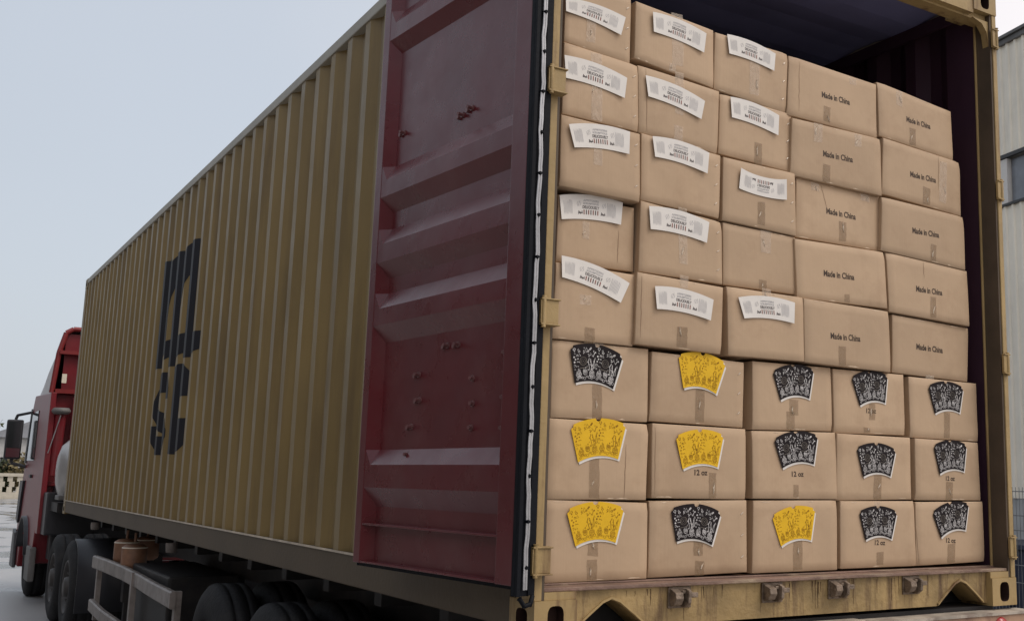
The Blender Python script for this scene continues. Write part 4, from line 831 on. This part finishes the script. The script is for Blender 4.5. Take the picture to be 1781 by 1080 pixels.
    # wire staples down the right-hand edge
    if c_ <= 3 and k in (11, 12, 13, 23, 24, 31, 32, 33, 26, 28):
        for v in (0.22, 0.52, 0.82):
            x, y, z = f(0.945, v); q = MB(); q.path([(x-0.007, y+0.001, z-0.006), (x-0.005, y-0.0022, z-0.004), (x+0.005, y-0.0022, z+0.004), (x+0.007, y+0.001, z+0.006)], 0.0011, 5); q.build('staple', M['staple'], ct)

# ------------------------------------------------------------------ warehouse on the right
wh = thing('warehouse', 'pale ribbed metal warehouse with a dark window band beyond the open container', 'warehouse')
P0 = Vector((12.7, 7.8, 0)); wd = Vector((0.208, 0.978, 0)); wnr = Vector((-0.978, 0.208, 0))
def WF(s, o, z): p = P0+wd*s+wnr*o; return (p.x, p.y, z)
def siding(z0, z1, s0, s1):
    b = MB(); vs = []; n = 0; s = s0
    while s < s1:
        for ds, o in ((0, 0), (0.10, 0), (0.12, 0.028), (0.16, 0.028), (0.18, 0)): vs += [WF(s+ds, o, z0), WF(s+ds, o, z1)]; n += 1
        s += 0.19
    return b.add(vs, [(2*i, 2*i+2, 2*i+3, 2*i+1) for i in range(n-1)]).build('siding', M['siding'], wh)
siding(5.86, 7.72, -9, 22); siding(0.35, 5.0, -9, 22)
b = MB(); b.box(-9, 22, -0.05, 0.06, 7.72, 7.80, WF); b.box(-9, 22, -0.3, 0.10, 7.81, 7.86, WF); b.build('eaves_gutter', M['cabgrey'], wh)
b = MB(); b.box(-9, 22, -0.30, -0.01, GZ, 0.349, WF); b.build('plinth', M['plaster'], wh)
b = MB(); b.box(-9, 22, 0.0, 0.05, 5.80, 5.859, WF); b.box(-9, 22, 0.0, 0.05, 5.001, 5.04, WF); b.build('band_trim', M['trim'], wh)
b = MB(); b.box(-9, 22, -12, -0.10, GZ, 7.70, WF); b.build('building_body', M['plaster'], wh)
for i in range(10):
    s = -9+i*3.1+0.05
    wv = MB().box(s, s+2.9, -0.09, -0.06, 5.06, 5.78, WF).build('window', mat('window_glass_%d' % i, (0.16, 0.17, 0.185), 0.25, 0.6, var=0.5, vscale=1.3) if i == 0 else WINM, wh) if i else None
    if i == 0: WINM = mat('window_glass', (0.17, 0.18, 0.20), 0.25, 0.6, var=0.5, vscale=1.3); wv = MB().box(s, s+2.9, -0.09, -0.06, 5.06, 5.78, WF).build('window', WINM, wh)
    MB().box(s+2.92, s+3.08, -0.09, 0.02, 5.05, 5.79, WF).build('mullion', M['paper'], wh)
lw = thing('storage_hall', 'long grey brown storage hall across the yard, left of the truck', 'building')
b = MB(); b.box(-26, -13, -16, 46, GZ, 6.6); b.build('wall', mat('hall_cladding', (0.10, 0.085, 0.075), 0.8, 0.3, var=0.15), lw)
b = MB(); b.prism([(-26.5, 6.61), (-12.5, 6.61), (-19.5, 8.2)], lambda p, q, t: (p, t, q), -16.5, 46.5); b.build('roof', M['roofg'], lw)
for i in range(6): MB().box(-12.99, -12.95, -13+i*10, -9+i*10, GZ, 3.2).build('roller_door', M['cabgrey'], lw)
# mesh fence and dark blue tank in front of it
fc = thing('wire_mesh_fence', 'thin grey wire mesh fence in front of the pale warehouse at the right edge', 'fence')
F0 = Vector((9.3, 5.5, 0))
def FF(s, o, z): p = F0+Vector((-0.208, -0.978, 0))*s+Vector((0.978, -0.208, 0))*o; return (p.x, p.y, z)
b = MB()
for i in range(101): b.tube(FF(-3+i*0.06, 0, GZ+0.1), FF(-3+i*0.06, 0, GZ+1.85), 0.0035, 5, caps=False)
for z in (0.15, 0.75, 0.95, 1.35, 1.52, 1.8): b.tube(FF(-3, -0.01, GZ+z), FF(3, -0.01, GZ+z), 0.006, 5)
b.build('mesh_panel', M['wire'], fc)
for s in (-3, 3.02): MB().tube(FF(s, 0, GZ), FF(s, 0, GZ+2.0), 0.035).build('fence_post', M['wire'], fc)

bn = thing('steel_bin', 'low dark navy steel bin against the foot of the pale warehouse, right edge', 'bin')
def BF(s, o, z): return WF(s, o, z)
q = MB(); q.box(-5.5, -0.4, 0.35, 1.5, GZ+0.12, GZ+1.02, BF); bb = q.build('bin_body', M['binblue'], bn, bevel=0.03)
q = MB(); q.box(-5.55, -0.35, 0.30, 1.55, GZ+1.021, GZ+1.09, BF); q.build('rim', M['binblue'], bn, bevel=0.01)
for i in range(7): MB().box(-5.3+i*0.78, -5.2+i*0.78, 1.501, 1.56, GZ+0.15, GZ+1.0, BF).build('rib', M['binblue'], bn)
for s in (-5.1, -0.9):
    for o in (0.55, 1.3): MB().tube(BF(s-0.04, o, GZ+0.07), BF(s+0.04, o, GZ+0.07), 0.07, 14).build('castor', M['dark'], bn)
# ------------------------------------------------------------------ far left background
fw = thing('garden_wall', 'low cream pierced balustrade wall across the far side of the wet yard', 'wall')
b = MB(); b.box(-12, 22, 80.0, 80.3, GZ, GZ+0.42); b.box(-12, 22, 79.95, 80.35, GZ+1.42, GZ+1.62); b.build('wall_base', M['wall'], fw)
b = MB()
for i in range(62):
    x = -12+i*0.55
    for z in (0.421, 0.76, 1.10): b.box(x+(0.12 if z > 0.5 and z < 1 else 0), x+0.30+(0.12 if z > 0.5 and z < 1 else 0), 80.05, 80.25, GZ+z, GZ+z+0.335)
b.build('pierced_blocks', M['wall'], fw)
def shrub(name, x, y, w, h, m, label, group, cat, trunk=0.0, seed=1, z0=None, n=900, ls=0.22):
    g = random.Random(seed); t = thing(name, label, cat, group, loc=(x, y, GZ))
    b = MB(); cl = [(g.uniform(-w/2, w/2)*0.8, g.uniform(-w/2, w/2)*0.6, trunk+(h-trunk)*g.uniform(0.15, 0.85)) for _ in range(14)]
    for i in range(n):
        c = g.choice(cl); r = g.uniform(0.2, 1.0)*w*0.22; a, e2 = g.uniform(0, 6.28), g.uniform(-1.4, 1.4)
        p = Vector((c[0]+r*math.cos(a)*math.cos(e2), c[1]+r*math.sin(a)*math.cos(e2), max(c[2]+r*math.sin(e2), 0.1)))
        u = Vector((g.uniform(-1, 1), g.uniform(-1, 1), g.uniform(-1, 1))).normalized()*ls*g.uniform(0.5, 1.3); v = u.orthogonal().normalized()*ls*0.5
        b.add([p-u, p+v, p+u, p-v], [(0, 1, 2, 3)])
    b.build('foliage' if not trunk else 'crown', m, t, fix=False)
    q = MB(); hh = max(trunk, 0.5)
    q.tube((0, 0, 0), (0, 0, hh+0.3), 0.10*max(w/3, 0.4), 8, 0.05)
    for i in range(4): q.tube((0, 0, hh*0.8), (g.uniform(-w/3, w/3), g.uniform(-w/4, w/4), h*0.7), 0.05, 6, 0.02)
    q.build('stem' if not trunk else 'trunk', M['bark'], t); return t
for i, (x, w, h, m, lab) in enumerate(((3.2, 3.4, 2.7, 'leaf', 'dark green bush beyond the cream wall, nearest the picture edge'), (6.0, 3.6, 2.9, 'leafdry', 'dry brownish bush beyond the cream wall, beside the truck'), (9.0, 3.4, 2.6, 'leaf', 'green bush beyond the cream wall, hidden mostly by the truck'), (0.2, 3.2, 2.6, 'leafdry', 'brownish bush beyond the cream wall, outside the left picture edge'))):
    shrub('bush', x, 82.5, w, h, M[m], lab, 'bushes beyond the garden wall', 'bush', 0, i+2)
shrub('tree', 3.3, 112, 4.5, 7.6, M['leaf'], 'small bare-looking grey green tree behind the far houses at the left', None, 'tree', 3.0, 31, n=1500, ls=0.25)
def house(x0, x1, y0, y1, zw, zr, label):
    t = thing('house', label, 'house', 'houses beyond the yard', loc=(0, 0, 0))
    wl = MB().box(x0, x1, y0, y1, GZ, zw).build('wall', M['plaster'], t); xm = (x0+x1)/2
    MB().prism([(x0-0.4, zw+0.01), (x1+0.4, zw+0.01), (xm, zr)], lambda p, q, tt: (p, tt, q), y0-0.4, y1+0.4).build('roof', M['roofg'], t)
    for i in range(3):
        wx = x0+(x1-x0)*(i+0.5)/3; MB().box(wx-0.45, wx+0.45, y0-0.03, y0-0.002, GZ+1.5, GZ+2.8).build('window', M['glass'], t)
house(4.2, 13.0, 98, 108, 3.0, 5.0, 'grey gabled house behind the bushes, partly hidden by the truck mirror')
house(-6.0, 3.6, 94, 104, 1.4, 3.0, 'lower grey gabled house at the left picture edge behind the bushes')
